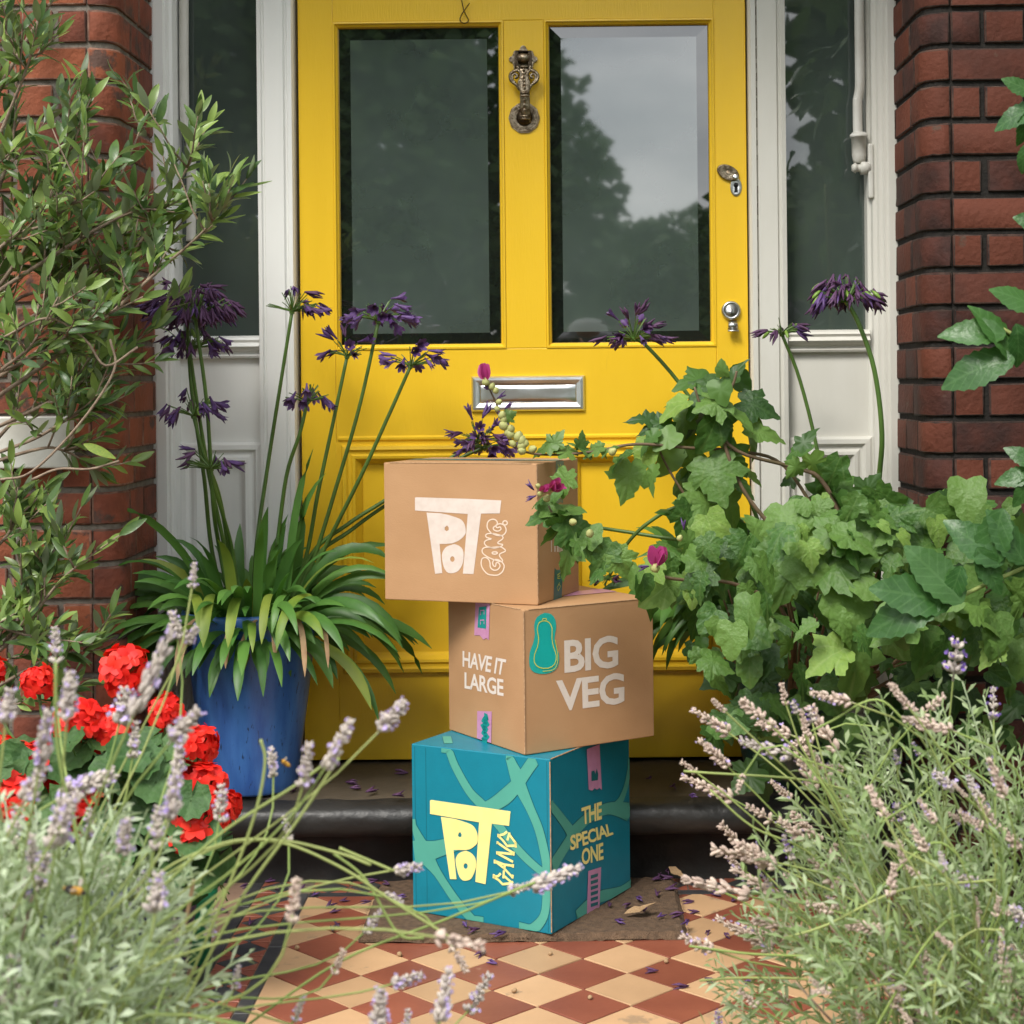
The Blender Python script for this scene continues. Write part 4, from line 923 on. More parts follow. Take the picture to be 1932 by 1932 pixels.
# ------------------------------------------------------------------ olive tree, left
olp = lambda t: .265 * (max(0, math.sin(math.pi * min(1, t ** .85 * .97 + .02))) ** .75) + .012
OL = [leaf_strip('olive_leaf', 'olive', olp, 6, f, d, tw) for f, d, tw in ((.25, .12, .1), (.35, .25, -.2), (.15, .02, .3), (.3, .35, .15), (.2, -.1, -.1), (.4, .18, .4))]
ot = thing('olive_tree', 'grey barked olive tree with narrow green leaves over the left brick pier', 'tree', (P(-110, 1500, 2.95).x, 2.95, 0))
ofol = Foliage(ot, 'leaf', 300); obr = MB()
YO = 2.92
def Pq(x, y, dy=0): return P(x, y, YO + dy)
obr.tube(smoothline([V((P(-110, 1500, 2.95).x, 2.95, -.02)), Pq(-105, 1300), Pq(-90, 1000), Pq(-85, 700), Pq(-70, 420), Pq(-40, 200)], 4), [.022] * 6 + [.018] * 6 + [.013] * 9, 8)
OB = [([(-80, 700), (60, 600), (180, 430), (250, 280), (285, 190)], .1, 12), ([(-80, 640), (40, 480), (110, 330), (150, 200)], -.05, 9),
      ([(-80, 760), (100, 640), (240, 490), (340, 340), (392, 235)], 0, 12), ([(-80, 800), (150, 640), (300, 510), (375, 445), (415, 400)], -.12, 12),
      ([(-80, 840), (90, 760), (200, 690), (285, 620)], .02, 10), ([(-80, 520), (0, 350), (30, 210), (25, 60)], .06, 8),
      ([(-80, 880), (60, 830), (130, 790), (200, 760)], -.05, 7), ([(-80, 440), (-20, 300), (50, 130), (72, 40)], -.1, 7),
      ([(-85, 560), (20, 450), (90, 420), (200, 330)], -.1, 8), ([(-85, 660), (40, 560), (140, 540), (250, 420)], .12, 10), ([(-85, 720), (30, 690), (150, 620), (270, 560)], -.1, 10),
      ([(-80, 400), (-40, 200), (-15, 60), (10, -40)], .1, 6), ([(-80, 930), (20, 800), (110, 740), (150, 700)], .1, 8), ([(-82, 580), (-10, 520), (30, 450), (60, 380)], .0, 7), ([(-82, 780), (0, 700), (60, 650), (110, 560)], -.14, 9),
      ([(-80, 300), (60, 60), (100, 0), (130, -40)], 0, 4), ([(-80, 600), (120, 470), (250, 400), (330, 400)], -.05, 9), ([(-80, 690), (120, 560), (280, 470), (350, 480)], .08, 8),
      ([(-95, 1250), (20, 1150), (90, 1070), (110, 1000)], .0, 8), ([(-95, 1300), (30, 1200), (120, 1090), (225, 1010)], -.05, 6), ([(-100, 1350), (40, 1270), (110, 1235), (190, 1225)], .05, 6),
      ([(-95, 1280), (0, 1220), (40, 1160), (60, 1110)], .08, 7), ([(-95, 1150), (-30, 1060), (20, 1000), (35, 950)], .0, 7), ([(-95, 900), (60, 850), (120, 850), (190, 890)], .05, 5), ([(-100, 1400), (20, 1330), (60, 1310), (130, 1290)], 0, 5), ([(-95, 1200), (-20, 1180), (60, 1200), (110, 1180)], -.06, 5)]
def leafy(pts, k0, n_leaf, lsz, tip=True):
    for i in range(n_leaf):
        t = k0 + (1 - k0) * (i // 2 + .5) / (n_leaf / 2 + .5); j = min(len(pts) - 2, int(t * (len(pts) - 1))); p = pts[j].lerp(pts[j + 1], t * (len(pts) - 1) - j)
        d = (pts[j + 1] - pts[j]).normalized(); sd_ = d.cross(rdir()).normalized() if i % 2 == 0 else -last
        last = sd_
        dd = d * U(.55, 1.1) + sd_ * U(.5, 1.0) + V((0, 0, .12)); ln = lsz * U(.62, 1.08)
        ofol.add(random.choice(OL), frameM(p, dd, V((0, -.6, 1)) + rdir() * .7, (ln * U(.85, 1.15), ln, ln)))
    if tip:
        d = (pts[-1] - pts[-2]).normalized()
        for k in range(2): ofol.add(random.choice(OL), frameM(pts[-1], d + rdir() * .35, rdir() + V((0, -.5, .5)), lsz * U(.7, 1.0)))
for pts, dy, ntw in OB:
    k = len(pts); c = smoothline([Pq(x, y, dy * i / (k - 1) + U(-.02, .02)) for i, (x, y) in enumerate(pts)], 5)
    m_ = len(c); obr.tube(c, [.0042 * (1 - .72 * i / m_) for i in range(m_)], 6)
    leafy(c[int(m_ * .55):], .1, 12, .056)
    for q in range(ntw):
        t = U(.25, .97); i = min(m_ - 2, int(t * (m_ - 1))); p = c[i]; d = (c[i + 1] - c[i]).normalized()
        dd = (d * .45 + rdir() * .75 + V((.10, -.1, .45))).normalized(); ln = U(.05, .115)
        tw = [p, p + dd * ln * .35 + rdir() * .004, p + dd * ln * .7 + V((0, 0, .006)), p + dd * ln + V((0, 0, .012))]
        obr.tube(tw, [.0021, .0018, .0015, .001], 5); leafy(tw, .15, random.choice((6, 6, 8, 8)), .052)
for q in ([(0, 905), (60, 890), (150, 800), (215, 700), (208, 640)], [(60, 905), (110, 885), (170, 885), (225, 870)], [(0, 640), (90, 600), (160, 640), (200, 690), (260, 655)]):
    obr.tube(smoothline([Pq(x, y, -.1) for x, y in q], 5), .0022, 5)
# one yellowing leaf
obr.build('branches', M['bark'], ot, True)
Lb = leaf_strip('olive_leaf', 'agayel', olp, 6, .2, .1, .2); o = inst('leaf', Lb.me, ot, frameM(Pq(158, 838, -.13), V((.8, 0, -.35)), V((0, -1, .4)), .058)); o['label'] = 'yellow leaf'
ofol.done()

# ------------------------------------------------------------------ pots
def pot(name, label, px, pyb, Y, zbase, prof, mt, extra=None):
    c = P(px, pyb, Y); t = thing(name, label, 'plant pot', (c.x, Y, zbase))
    o = MB().lathe([(r, z) for r, z in prof], 40, (c.x, Y, zbase)).build('vessel', M[mt], t, True); fixn(o.data)
    rz = prof[-1][1]; rr = prof[-1][0]
    s_ = MB(); s_.lathe([(0.001, -.02), (rr * .96, -.018)], 30, (c.x, Y, zbase + rz)); s_.build('compost', M['soil'], t)
    return t, V((c.x, Y, zbase + rz))
ZSt = ZS - .003
bp, bpc = pot('plant_pot', 'tall blue glazed pot standing on the left end of the doorstep', 476, 1490, 3.24, ZSt, [(.001, 0), (.082, 0), (.084, .004), (.088, .02), (.098, .10), (.109, .18), (.119, .26), (.126, .315), (.131, .325), (.131, .336), (.127, .340), (.119, .338), (.115, .315), (.113, .30)], 'blueglaze')
gp_, gpc = pot('plant_pot', 'dark green glazed pot on the right end of the doorstep under the mallow', 1490, 1500, 3.235, ZSt, [(.001, 0), (.075, 0), (.085, .03), (.10, .10), (.112, .18), (.118, .21), (.118, .22), (.112, .222), (.108, .20)], 'darkgreenglaze')
np_, npc = pot('plant_pot', 'navy blue pot holding the red geraniums among the lavender', 215, 1740, 2.60, -.01, [(.001, 0), (.10, 0), (.115, .08), (.13, .19), (.138, .20), (.138, .22), (.13, .222), (.125, .20)], 'navyglaze')
gg_, ggc = pot('plant_pot', 'small bright green plastic pot at the edge of the tiles', 352, 1700, 2.78, -.005, [(.001, 0), (.035, 0), (.045, .10), (.05, .11), (.05, .125), (.046, .126), (.044, .11)], 'greenplastic')

# ------------------------------------------------------------------ agapanthus
def floret(mt, op=1.0):
    vs, fs = [], []; n = 6
    prof = [(0, .05), (.3, .08), (.52, .13), (.70, .19 * op + .05)]
    for y, r in prof:
        for k in range(n): t = 6.2832 * k / n; vs.append((r * math.cos(t), y, r * math.sin(t)))
    for i in range(len(prof) - 1):
        for k in range(n): fs.append((i * n + k, i * n + (k + 1) % n, (i + 1) * n + (k + 1) % n, (i + 1) * n + k))
    b = len(vs)
    for k in range(n):
        t = 6.2832 * (k + .5) / n; r0 = .21 * op + .05; e = .17 + .20 * op
        j = R() * .06
        vs += [((r0 + .06 * op) * math.cos(t - .42), .84, (r0 + .06 * op) * math.sin(t - .42)), ((r0 + .06 * op) * math.cos(t + .42), .84, (r0 + .06 * op) * math.sin(t + .42)), (e * math.cos(t), 1.0 + j - .06 * op, e * math.sin(t))]
        q = b + 3 * k; l = 3 * n
        fs += [(l + k, l + (k + 1) % n, q + 1, q), (q, q + 1, q + 2)]
    return Tpl('floret', vs, fs, mt)
def wilted(mt):                                          # shrivelled narrow flower
    vs, fs = [], []
    for q in range(3):
        a = 6.28 * q / 3; d = V((math.cos(a) * .12, 0, math.sin(a) * .12))
        pts = [V((0, 0, 0)), V((0, .3, 0)) + d * .4 + rdir() * .03, V((0, .62, 0)) + d + rdir() * .06, V((0, 1, 0)) + d * U(.8, 2.4) + rdir() * .1]
        mb = MB(); mb.tube(pts, [.045, .085, .10, .02], 4); b = len(vs); vs += mb.v; fs += [tuple(b + i for i in f) for f in mb.f]
    return Tpl('wilted_floret', vs, fs, mt)
FLO = [floret('petal', o) for o in (.55, .8, 1.0, .35)]
WIL = [wilted('wilt') for _ in range(4)] + [wilted('petal')]
pod_ = MB(); pod_.lathe([(.01, 0), (.13, .2), (.17, .5), (.12, .85), (.02, 1)], 6, M=Matrix.Rotation(-math.pi / 2, 4, 'X')); POD = Tpl('seed_pod', pod_.v, pod_.f, 'pod')
def head(stalk, c, rad, nfl, kind, axis=V((0, 0, 1)), nbare=14, droop=.6, npod=0, flat=1.0):
    pd = MB()
    if kind != 'wilt': nfl, nbare = int(nfl * .78), nbare + 6
    for k in range(nfl + nbare + npod):
        d = rdir(); d.z = abs(d.z) * U(-.25, 1.0) * flat; d = (d + axis * .25).normalized()
        L_ = rad * U(.5, .86); tip = c + d * L_
        pd.tube([c, c + d * L_ * .6, tip + V((0, 0, -.002))], [.0011, .0009, .0009], 4)
        if k < nfl:
            f = random.choice(FLO if kind == 'fresh' else WIL if kind == 'wilt' else FLO + WIL)
            dd = (d + V((0, 0, -droop * U(.8, 2.4)))).normalized(); s_ = U(.027, .036)
            inst('flower', f.me, stalk, frameM(tip, dd, rdir(), (s_ * 1.0, s_, s_ * 1.0)))
        elif k < nfl + npod: inst('seed_pod', POD.me, stalk, frameM(tip, d + V((0, 0, -1.2)), rdir(), .022))
    pd.tube([c - axis * .004, c + axis * .004], .005, 8)
    pd.build('flower_stems', M['stalk'], stalk)
def strap(parent, base, az, el, ln, wd, droop, mt='aga', name='leaf', kink=0):
    n = 11; d = V((math.cos(az) * math.cos(el), math.sin(az) * math.cos(el), math.sin(el))); p = V(base); vs = []
    side = V((-math.sin(az), math.cos(az), 0)); tw = U(-.5, .5); nr_ = V((0, -.8, .6)) + rdir() * .45; ca = abs(math.cos(az))
    for i in range(n + 1):
        t = i / n; wq = wd * (.62 + .9 * t * (1 - t) * 1.5 + .05) * (1 - max(0, (t - .72) / .28) ** 2.2 * .93)
        cs_ = d.cross(nr_)
        if cs_.dot(side) < 0: cs_ = -cs_
        s_ = (side * (1.05 - ca) + cs_ * ca * 1.3 + V((0, 0, tw * t * .4))); s_ = (s_ - d * s_.dot(d)).normalized(); up = s_.cross(d).normalized()
        vs += [p - s_ * wq * .5 + up * wq * .13, p.copy(), p + s_ * wq * .5 + up * wq * .13]
        p = p + d * (ln / n); g = droop * (.35 + t * 1.1) / n + (kink if i == 6 else 0)
        d = (d + V((0, 0, -g)) + side * tw * .02).normalized()
    mb = MB(); mb.add(vs, [f for i in range(n) for f in ((i * 3, i * 3 + 1, i * 3 + 4, i * 3 + 3), (i * 3 + 1, i * 3 + 2, i * 3 + 5, i * 3 + 4))])
    return mb.build(name, M[mt], parent, True)
ag = thing('agapanthus', 'purple agapanthus with arching strap leaves in the tall blue pot', 'plant', bpc)
b0 = bpc + V((0, 0, -.015))
def agleaves(t, b0, rad, n, lens, ymin, mts=None):
    for k in range(n):
        az = 6.2832 * (k * .618 % 1) + U(-.2, .2); r = rad * math.sqrt(R())
        b = b0 + V((math.cos(az) * r, math.sin(az) * r, U(-.01, .01)))
        el = math.radians(U(38, 86)) if k % 2 else math.radians(U(5, 50)); ln = U(*lens) * (1.0 if math.sin(az) < .3 else .75)
        if math.sin(az) < -.5: ln *= .72
        if math.sin(az) > .4: el = max(el, math.radians(62)); ln *= .8
        mt = 'aga'
        if k % 3 == 0 and math.sin(az) < 0 and R() < .22: mt = 'agayel'
        strap(t, b, az, el, ln * (1.05 if k % 2 else .9), U(.015, .023), U(1.6, 3.2), mt)
agleaves(ag, b0, .085, 250, (.18, .35), 0)
for px, ln in ((440, .12), (490, .13), (545, .10), (560, .14), (372, .13), (385, .16), (605, .12), (520, .09)):
    b = P(px, 1165, 3.125); strap(ag, b, -math.pi / 2 + U(-.4, .4), math.radians(-10), ln, U(.007, .012), 3.6, 'agadry', 'dry_leaf')
for px, ln in ((455, .16), (510, .15), (585, .17), (400, .16), (540, .12), (365, .16)):
    b = P(px, 1120, 3.13); strap(ag, b, -math.pi / 2 + U(-.5, .5), math.radians(5), ln, U(.015, .021), 3.0, 'agayel' if R() < .6 else 'aga')
def stalkto(t, pts, Ys, r=.0042):
    if not isinstance(Ys, (list, tuple)): Ys = [Ys] * len(pts)
    b_ = P(*pts[0], Ys[0]); rt = WM[t.name].translation
    c = smoothline([V((rt.x + (b_.x - rt.x) * .5, rt.y + (b_.y - rt.y) * .5, rt.z - .01))] + [P(x, y, Y) for (x, y), Y in zip(pts, Ys)], 5); k = len(c)
    o = MB().tube(c, [r * (1.05 - .3 * i / k) for i in range(k)], 8).build('flower_stalk', M['stalk'], t, True)
    return o, c[-1], (c[-1] - c[-2]).normalized()
def agfl(t, pts, Ys, px_r, nfl, kind, nb=14, dr=.6, npod=0, flat=1.0, r=.0042):
    o, e, ax = stalkto(t, pts, Ys, r); Y = Ys[-1] if isinstance(Ys, (list, tuple)) else Ys
    head(o, e, px_r / F * Y, nfl, kind, ax, nb, dr, npod, flat)
agfl(ag, [(425, 1040), (395, 900), (372, 760), (358, 660)], [3.24, 3.2, 3.17, 3.15], 74, 34, 'mix', 14, .9, 4)
agfl(ag, [(400, 1040), (385, 900), (362, 740), (352, 590)], [3.25, 3.22, 3.2, 3.19], 88, 70, 'wilt', 6, .9, 1)
agfl(ag, [(415, 1040), (402, 950), (390, 760), (368, 600)], [3.23, 3.16, 3.12, 3.1], 88, 76, 'wilt', 8, 1.0, 2)
agfl(ag, [(432, 1040), (412, 930), (385, 860), (365, 785)], [3.22, 3.16, 3.12, 3.11], 68, 22, 'mix', 12, .8, 3)
agfl(ag, [(440, 1050), (420, 970), (405, 920), (398, 885)], [3.22, 3.15, 3.11, 3.10], 60, 11, 'mix', 22, .7, 0)
agfl(ag, [(482, 1050), (505, 880), (530, 720), (551, 588)], [3.26, 3.27, 3.26, 3.25], 62, 16, 'mix', 26, .55)
agfl(ag, [(520, 1050), (540, 900), (565, 820), (580, 758)], [3.24, 3.22, 3.2, 3.2], 56, 15, 'fresh', 26, .8)
agfl(ag, [(575, 1060), (600, 930), (630, 790), (655, 672)], [3.25, 3.22, 3.2, 3.2], 52, 11, 'mix', 8, .35, 0)
agfl(ag, [(590, 1060), (640, 900), (680, 760), (714, 606)], [3.25, 3.22, 3.2, 3.2], 62, 34, 'fresh', 12, .45)
agfl(ag, [(600, 1060), (680, 900), (735, 780), (775, 690)], [3.25, 3.2, 3.18, 3.17], 58, 18, 'fresh', 12, .5)
agfl(ag, [(585, 1050), (655, 990), (725, 945), (860, 858), (902, 832)], [3.25, 3.24, 3.24, 3.25, 3.25], 52, 26, 'mix', 14, .3)
agfl(ag, [(590, 1058), (660, 1002), (725, 955), (862, 868), (915, 845)], [3.25, 3.25, 3.25, 3.27, 3.27], 48, 24, 'fresh', 8, .4)
# right-hand agapanthus, behind the mallow
ag2 = thing('agapanthus', 'second agapanthus on the right with bending stalks behind the lobed leaves', 'plant', gpc)
def strapset(n, px, py, Y, r, lens, tq, drp=(1.4, 2.6)):
    b0 = P(px, py, Y)
    for k in range(n):
        az = 6.2832 * R(); el = math.radians(U(25, 80)); strap(tq, b0 + V((math.cos(az), math.sin(az), 0)) * r * R(), az, el, U(*lens) * (.7 if math.sin(az) > .3 else 1), U(.022, .031), U(*drp))
strapset(60, 1480, 1190, 3.2, .09, (.24, .36), ag2); strapset(34, 1345, 1150, 3.25, .05, (.20, .32), ag2, (2.2, 3.6))
for k in range(22):
    strap(ag2, P(1385 + U(-25, 45), 1130 + U(-15, 25), U(3.08, 3.2)), math.pi + U(-.6, .4), math.radians(U(-5, 40)), U(.13, .20), U(.011, .017), U(2.4, 4.0))
agfl(ag2, [(1480, 1150), (1405, 920), (1300, 748), (1222, 655), (1195, 640)], [3.2, 3.2, 3.22, 3.22, 3.21], 62, 30, 'mix', 26, .35)
agfl(ag2, [(1590, 1150), (1548, 880), (1510, 720), (1475, 630)], [3.22, 3.26, 3.26, 3.25], 46, 9, 'wilt', 30, .5, 3)
agfl(ag2, [(1650, 1150), (1657, 930), (1664, 820), (1650, 700), (1622, 615), (1598, 570)], [3.18, 3.1, 3.06, 3.05, 3.05, 3.05], 74, 62, 'wilt', 6, .95, 9, 1.1, .0052)
agfl(ag2, [(1450, 1150), (1380, 980), (1290, 955), (1225, 985), (1180, 1030), (1148, 1090)], [3.2, 3.18, 3.15, 3.15, 3.16, 3.17], 34, 4, 'wilt', 26, .0, 0)
o, e, ax = stalkto(ag2, [(1440, 1080), (1330, 1030), (1210, 1008), (1095, 990), (1020, 975)], [3.2, 3.18, 3.2, 3.25, 3.3]); head(o, e, .03, 6, 'mix', ax, 8, .4)

# ------------------------------------------------------------------ mallow and climber, right
halfm = [(0, 0), (.15, -.14), (.30, -.15), (.36, -.06), (.50, -.02), (.48, .10), (.43, .18), (.56, .24), (.60, .34), (.71, .44), (.60, .50), (.50, .57), (.36, .51), (.37, .64), (.28, .70), (.27, .82), (.15, .90), (.09, 1.02), (0, 1.10)]
halfr = [(0, 0), (.16, -.10), (.34, -.06), (.44, .08), (.43, .24), (.46, .40), (.40, .54), (.31, .60), (.24, .74), (.12, .88), (0, .96)]
halfn = [(0, 0), (.12, -.08), (.24, -.02), (.31, .08), (.28, .18), (.40, .26), (.46, .34), (.34, .41), (.23, .46), (.27, .58), (.19, .66), (.20, .80), (.10, .92), (.06, 1.04), (0, 1.14)]
MA = [leaf_outline('mallow_leaf', 'mallow', h, .34, f, d, .028, c, s_) for h, f, d, c, s_ in ((halfm, .12, .22, .1, 1), (halfm, .2, .4, .3, 2), (halfr, .1, .18, .2, 3), (halfn, .2, .3, .1, 4), (halfm, -.08, .15, .4, 5), (halfn, .05, .5, .2, 6), (halfr, .25, .35, .0, 7))]
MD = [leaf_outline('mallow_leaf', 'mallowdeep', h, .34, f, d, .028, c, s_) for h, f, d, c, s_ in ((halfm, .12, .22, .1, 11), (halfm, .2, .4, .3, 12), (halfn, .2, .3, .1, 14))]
ML = [leaf_outline('mallow_leaf', 'mallowlime', h, .34, f, d, .03, c, s_) for h, f, d, c, s_ in ((halfr, .2, .3, .1, 21), (halfm, .3, .4, .2, 22))]
ma = thing('mallow', 'bushy pink flowering mallow with lobed green leaves right of the boxes', 'plant', gpc)
mf = Foliage(ma, 'leaf', 300); msb = MB()
def mleaf(px, py, Y, sz, ang=None, tilt=None, tp=None, petiole=True):       # sz in photo px; ang = tip direction in the picture
    p = P(px, py, Y); ang = math.radians(U(200, 340) if ang is None else ang); tl = U(-.5, .1) if tilt is None else tilt
    d = V((math.cos(ang), tl, math.sin(ang))); s_ = sz * (.86 if tp is not None and Y < 2.77 and Y > 2.75 else .76) / F * Y
    nrm = V((U(-.75, .75), U(-1.0, -.15), U(.15, 1.2)))
    tp = tp or random.choice(MA + MA + MD + ML[:1])
    mm_ = frameM(p - d.normalized() * s_ * .45, d, nrm, (s_ * U(.85, 1.1), s_, s_)); mf.add(tp, mm_)
    return p - d.normalized() * s_ * .45
def mstem(pts, Ys, r=.004):
    if not isinstance(Ys, (list, tuple)): Ys = [Ys] * len(pts)
    c = smoothline([P(x, y, Y) for (x, y), Y in zip(pts, Ys)], 5); k = len(c); msb.tube(c, [r * (1.1 - .65 * i / k) for i in range(k)], 6); return c
# trailing branch over the top box, and the flowering tip before the letterbox
mstem([(1500, 1150), (1380, 1100), (1270, 1092), (1170, 1062), (1085, 1015), (1052, 985), (1035, 955)], [2.9, 2.87, 2.84, 2.80, 2.77, 2.76, 2.75], .0035)
for x, y, s_, a in ((1064, 910, 58, 250), (1075, 960, 78, 5), (1040, 960, 55, 20), (1022, 973, 62, 195), (1055, 1000, 80, 235), (1085, 1010, 85, 300), (1070, 1045, 95, 235), (1118, 1008, 62, 60), (1138, 1052, 85, 240), (1125, 1085, 40, 220), (1172, 1062, 66, 300), (1195, 1090, 60, 250), (1105, 1032, 60, 320), (1015, 945, 34, 215), (1050, 935, 34, 60), (1215, 1110, 60, 280)):
    mleaf(x, y, 2.76, s_, a, U(-.25, .05), random.choice(MA))
mstem([(1560, 1000), (1480, 880), (1400, 852), (1300, 845), (1200, 838), (1120, 852), (1040, 858), (985, 850), (958, 820), (940, 770), (918, 722)], [3.05, 3.05, 3.03, 3.0, 2.98, 2.97, 2.97, 2.97, 2.97, 2.97, 2.96], .0032)
for x, y, s_, a in ((1030, 842, 62, 190), (1048, 832, 48, 60), (1065, 850, 60, 150), (1100, 848, 62, 130), (1098, 832, 42, 75), (1120, 850, 52, 200), (962, 783, 30, 30), (1135, 845, 40, 310)): mleaf(x, y, 2.965, s_, a, U(-.3, .1), random.choice(MA))
# upper mass
UP = [(1150, 850, 50, 200), (1185, 905, 100, 262), (1170, 868, 70, 200), (1215, 860, 90, 240), (1240, 800, 85, 190), (1225, 830, 70, 215), (1215, 790, 70, 180), (1270, 770, 90, 200), (1290, 840, 100, 260), (1260, 870, 90, 240), (1310, 715, 80, 170), (1330, 740, 110, 200), (1385, 705, 75, 60), (1400, 720, 80, 320), (1362, 695, 45, 100), (1345, 760, 85, 200), (1430, 765, 95, 350), (1400, 790, 90, 330), (1370, 800, 100, 280), (1440, 815, 100, 345), (1420, 840, 80, 300), (1340, 820, 110, 240), (1310, 880, 105, 270), (1290, 930, 110, 250), (1350, 900, 120, 280), (1380, 870, 90, 300), (1330, 960, 120, 265), (1380, 950, 110, 290), (1395, 910, 80, 320), (1420, 900, 60, 330), (1285, 800, 90, 230), (1255, 830, 80, 210), (1320, 790, 95, 215), (1295, 985, 100, 250), (1345, 1010, 120, 280), (1300, 760, 70, 160), (1360, 740, 70, 280), (1230, 900, 70, 250),
      (1505, 850, 75, 200), (1520, 830, 70, 60), (1535, 880, 70, 290), (1500, 885, 50, 240), (1570, 900, 120, 235), (1600, 925, 100, 330), (1555, 935, 110, 260), (1640, 920, 70, 60), (1625, 940, 70, 20), (1590, 960, 90, 280), (1490, 905, 40, 200)]
for x, y, s_, a in UP: mleaf(x, y, U(2.93, 3.08), s_, a + U(-12, 12))
mstem([(1600, 1150), (1480, 1020), (1400, 920), (1360, 800), (1385, 720), (1390, 700)], [3.0, 3.0, 3.0, 3.0, 3.0, 3.0], .0045); mstem([(1640, 1120), (1560, 920), (1495, 882), (1390, 850), (1330, 780), (1310, 730)], [3.0, 3.02, 3.02, 3.0, 3.0, 3.0], .0045)
mstem([(1500, 1200), (1420, 1050), (1330, 980), (1270, 900), (1230, 820)], 3.02, .004)
# main mass: ordered so that big leaves lie on top, deeper ones behind
import itertools
def mass(n, x0, x1, ytop, ybot, Y0, Y1, s0, s1, tps):
    for k in range(n):
        x = U(x0, x1); yt = ytop(x); y = yt + (ybot(x) - yt) * R() ** .9
        mleaf(x, y, U(Y0, Y1), U(s0, s1), U(195, 345), U(-.7, .0), random.choice(tps))
top_y = lambda x: 1010 - 75 * max(0, 1 - abs(x - 1640) / 330) - (40 if 1750 < x < 1932 else 0) + 160 * max(0, (1330 - x) / 130)
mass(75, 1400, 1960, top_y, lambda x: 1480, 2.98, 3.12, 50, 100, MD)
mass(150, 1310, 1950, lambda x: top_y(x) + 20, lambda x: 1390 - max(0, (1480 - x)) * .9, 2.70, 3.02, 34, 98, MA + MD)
mass(95, 1420, 1940, lambda x: top_y(x), lambda x: 1250, 2.52, 2.76, 36, 125, MA + MA + ML)
mass(36, 1490, 1760, lambda x: top_y(x) - 5, lambda x: 1060, 2.55, 2.66, 40, 90, MA + ML)
mass(22, 1225, 1340, lambda x: 1020, lambda x: 1125, 2.8, 2.95, 50, 95, MA + ML[:1])
mass(26, 1350, 1480, lambda x: 1230, lambda x: 1400, 2.7, 2.85, 45, 85, MA + MD)
for x, y, s_, a in ((1600, 1150, 150, 270), (1490, 1090, 120, 235), (1700, 1165, 170, 262), (1590, 1060, 140, 20), (1530, 1075, 130, 330), (1660, 1000, 120, 10), (1745, 1230, 130, 270), (1620, 1250, 160, 265), (1410, 1160, 110, 255), (1380, 1210, 100, 265), (1820, 1120, 130, 280), (1880, 1200, 120, 270), (1700, 970, 90, 20), (1560, 1010, 100, 200)): mleaf(x, y, 2.58, s_, a, U(-.5, -.1), random.choice(MA))
for k in range(26):
    x = U(1300, 1900); mstem([(1490 + U(-40, 40), 1385 + U(-8, 8)), (x * .5 + 745, 1290), (x, U(1080, 1250))], [3.235, 3.05, U(2.7, 2.95)], .0035)
for k in range(14):
    x = U(1470, 1900); mstem([(1490 + U(-40, 40), 1385), (x * .5 + 760, 1220), (x, U(1000, 1100))], [3.235, 2.95, U(2.6, 2.7)], .0035)
mf.done(); msb.build('stems', M['mallowstem'], ma, True)
bd = MB(); bd.lathe([(.02, 0), (.38, .15), (.46, .45), (.30, .8), (.05, 1)], 7, M=Matrix.Rotation(-math.pi / 2, 4, 'X')); BUD = Tpl('bud', bd.v, bd.f, 'bud')
def buds(lst, Y):
    for x, y, s_ in lst: inst('bud', BUD.me, ma, frameM(P(x, y, Y), V((U(-.6, .6), -.4, U(0, 1))), rdir(), s_ / F * Y))
buds([(934, 742, 14), (938, 760, 14), (941, 775, 13), (945, 790, 18), (950, 798, 16), (956, 808, 20), (963, 815, 18), (968, 825, 20), (975, 832, 22), (985, 840, 22), (994, 843, 20), (980, 848, 20), (990, 852, 18), (1000, 850, 18), (925, 735, 16), (957, 822, 16), (972, 842, 16)], 2.955)
buds([(1028, 945, 16), (1018, 918, 12), (1075, 985, 16), (1112, 1012, 18), (1022, 935, 12), (1150, 856, 18), (1255, 1050, 16), (1242, 1060, 16), (1280, 1020, 14)], 2.74)
def pinkfl(px, py, Y, s_, dirs):
    rt = inst('flower', BUD.me, ma, frameM(P(px, py, Y), V(dirs), rdir(), s_ * .5 / F * Y))
    pt = leaf_strip('petal', 'pinkpetal', lambda t: .55 * math.sin(math.pi * min(.93, t * .85 + .08)) + .05, 5, .3, .1, .2)
    for k in range(5): inst('petal', pt.me, rt, frameM(P(px, py, Y) + V(dirs).normalized() * s_ * .3 / F * Y, V(dirs).normalized() + rdir() * .42, rdir() + V((0, -1, 0)), s_ / F * Y))
pinkfl(918, 728, 2.95, 34, (-.2, -.2, 1)); pinkfl(1030, 925, 2.73, 34, (.6, -.5, .2)); pinkfl(1022, 930, 2.73, 22, (.2, -.6, .4)); pinkfl(1234, 1080, 2.74, 42, (.25, -.3, 1))
wf = WIL[4]
for x, y, a in ((1012, 935, 200), (1008, 925, 130), (1290, 1000, 90), (1225, 1068, 190), (930, 735, 160), (938, 752, 30), (952, 772, 40), (948, 790, 120)):
    inst('withered_flower', wf.me, ma, frameM(P(x, y, 2.73 if y > 900 else 2.955), V((math.cos(math.radians(a)), -.2, math.sin(math.radians(a)))), rdir(), .018))
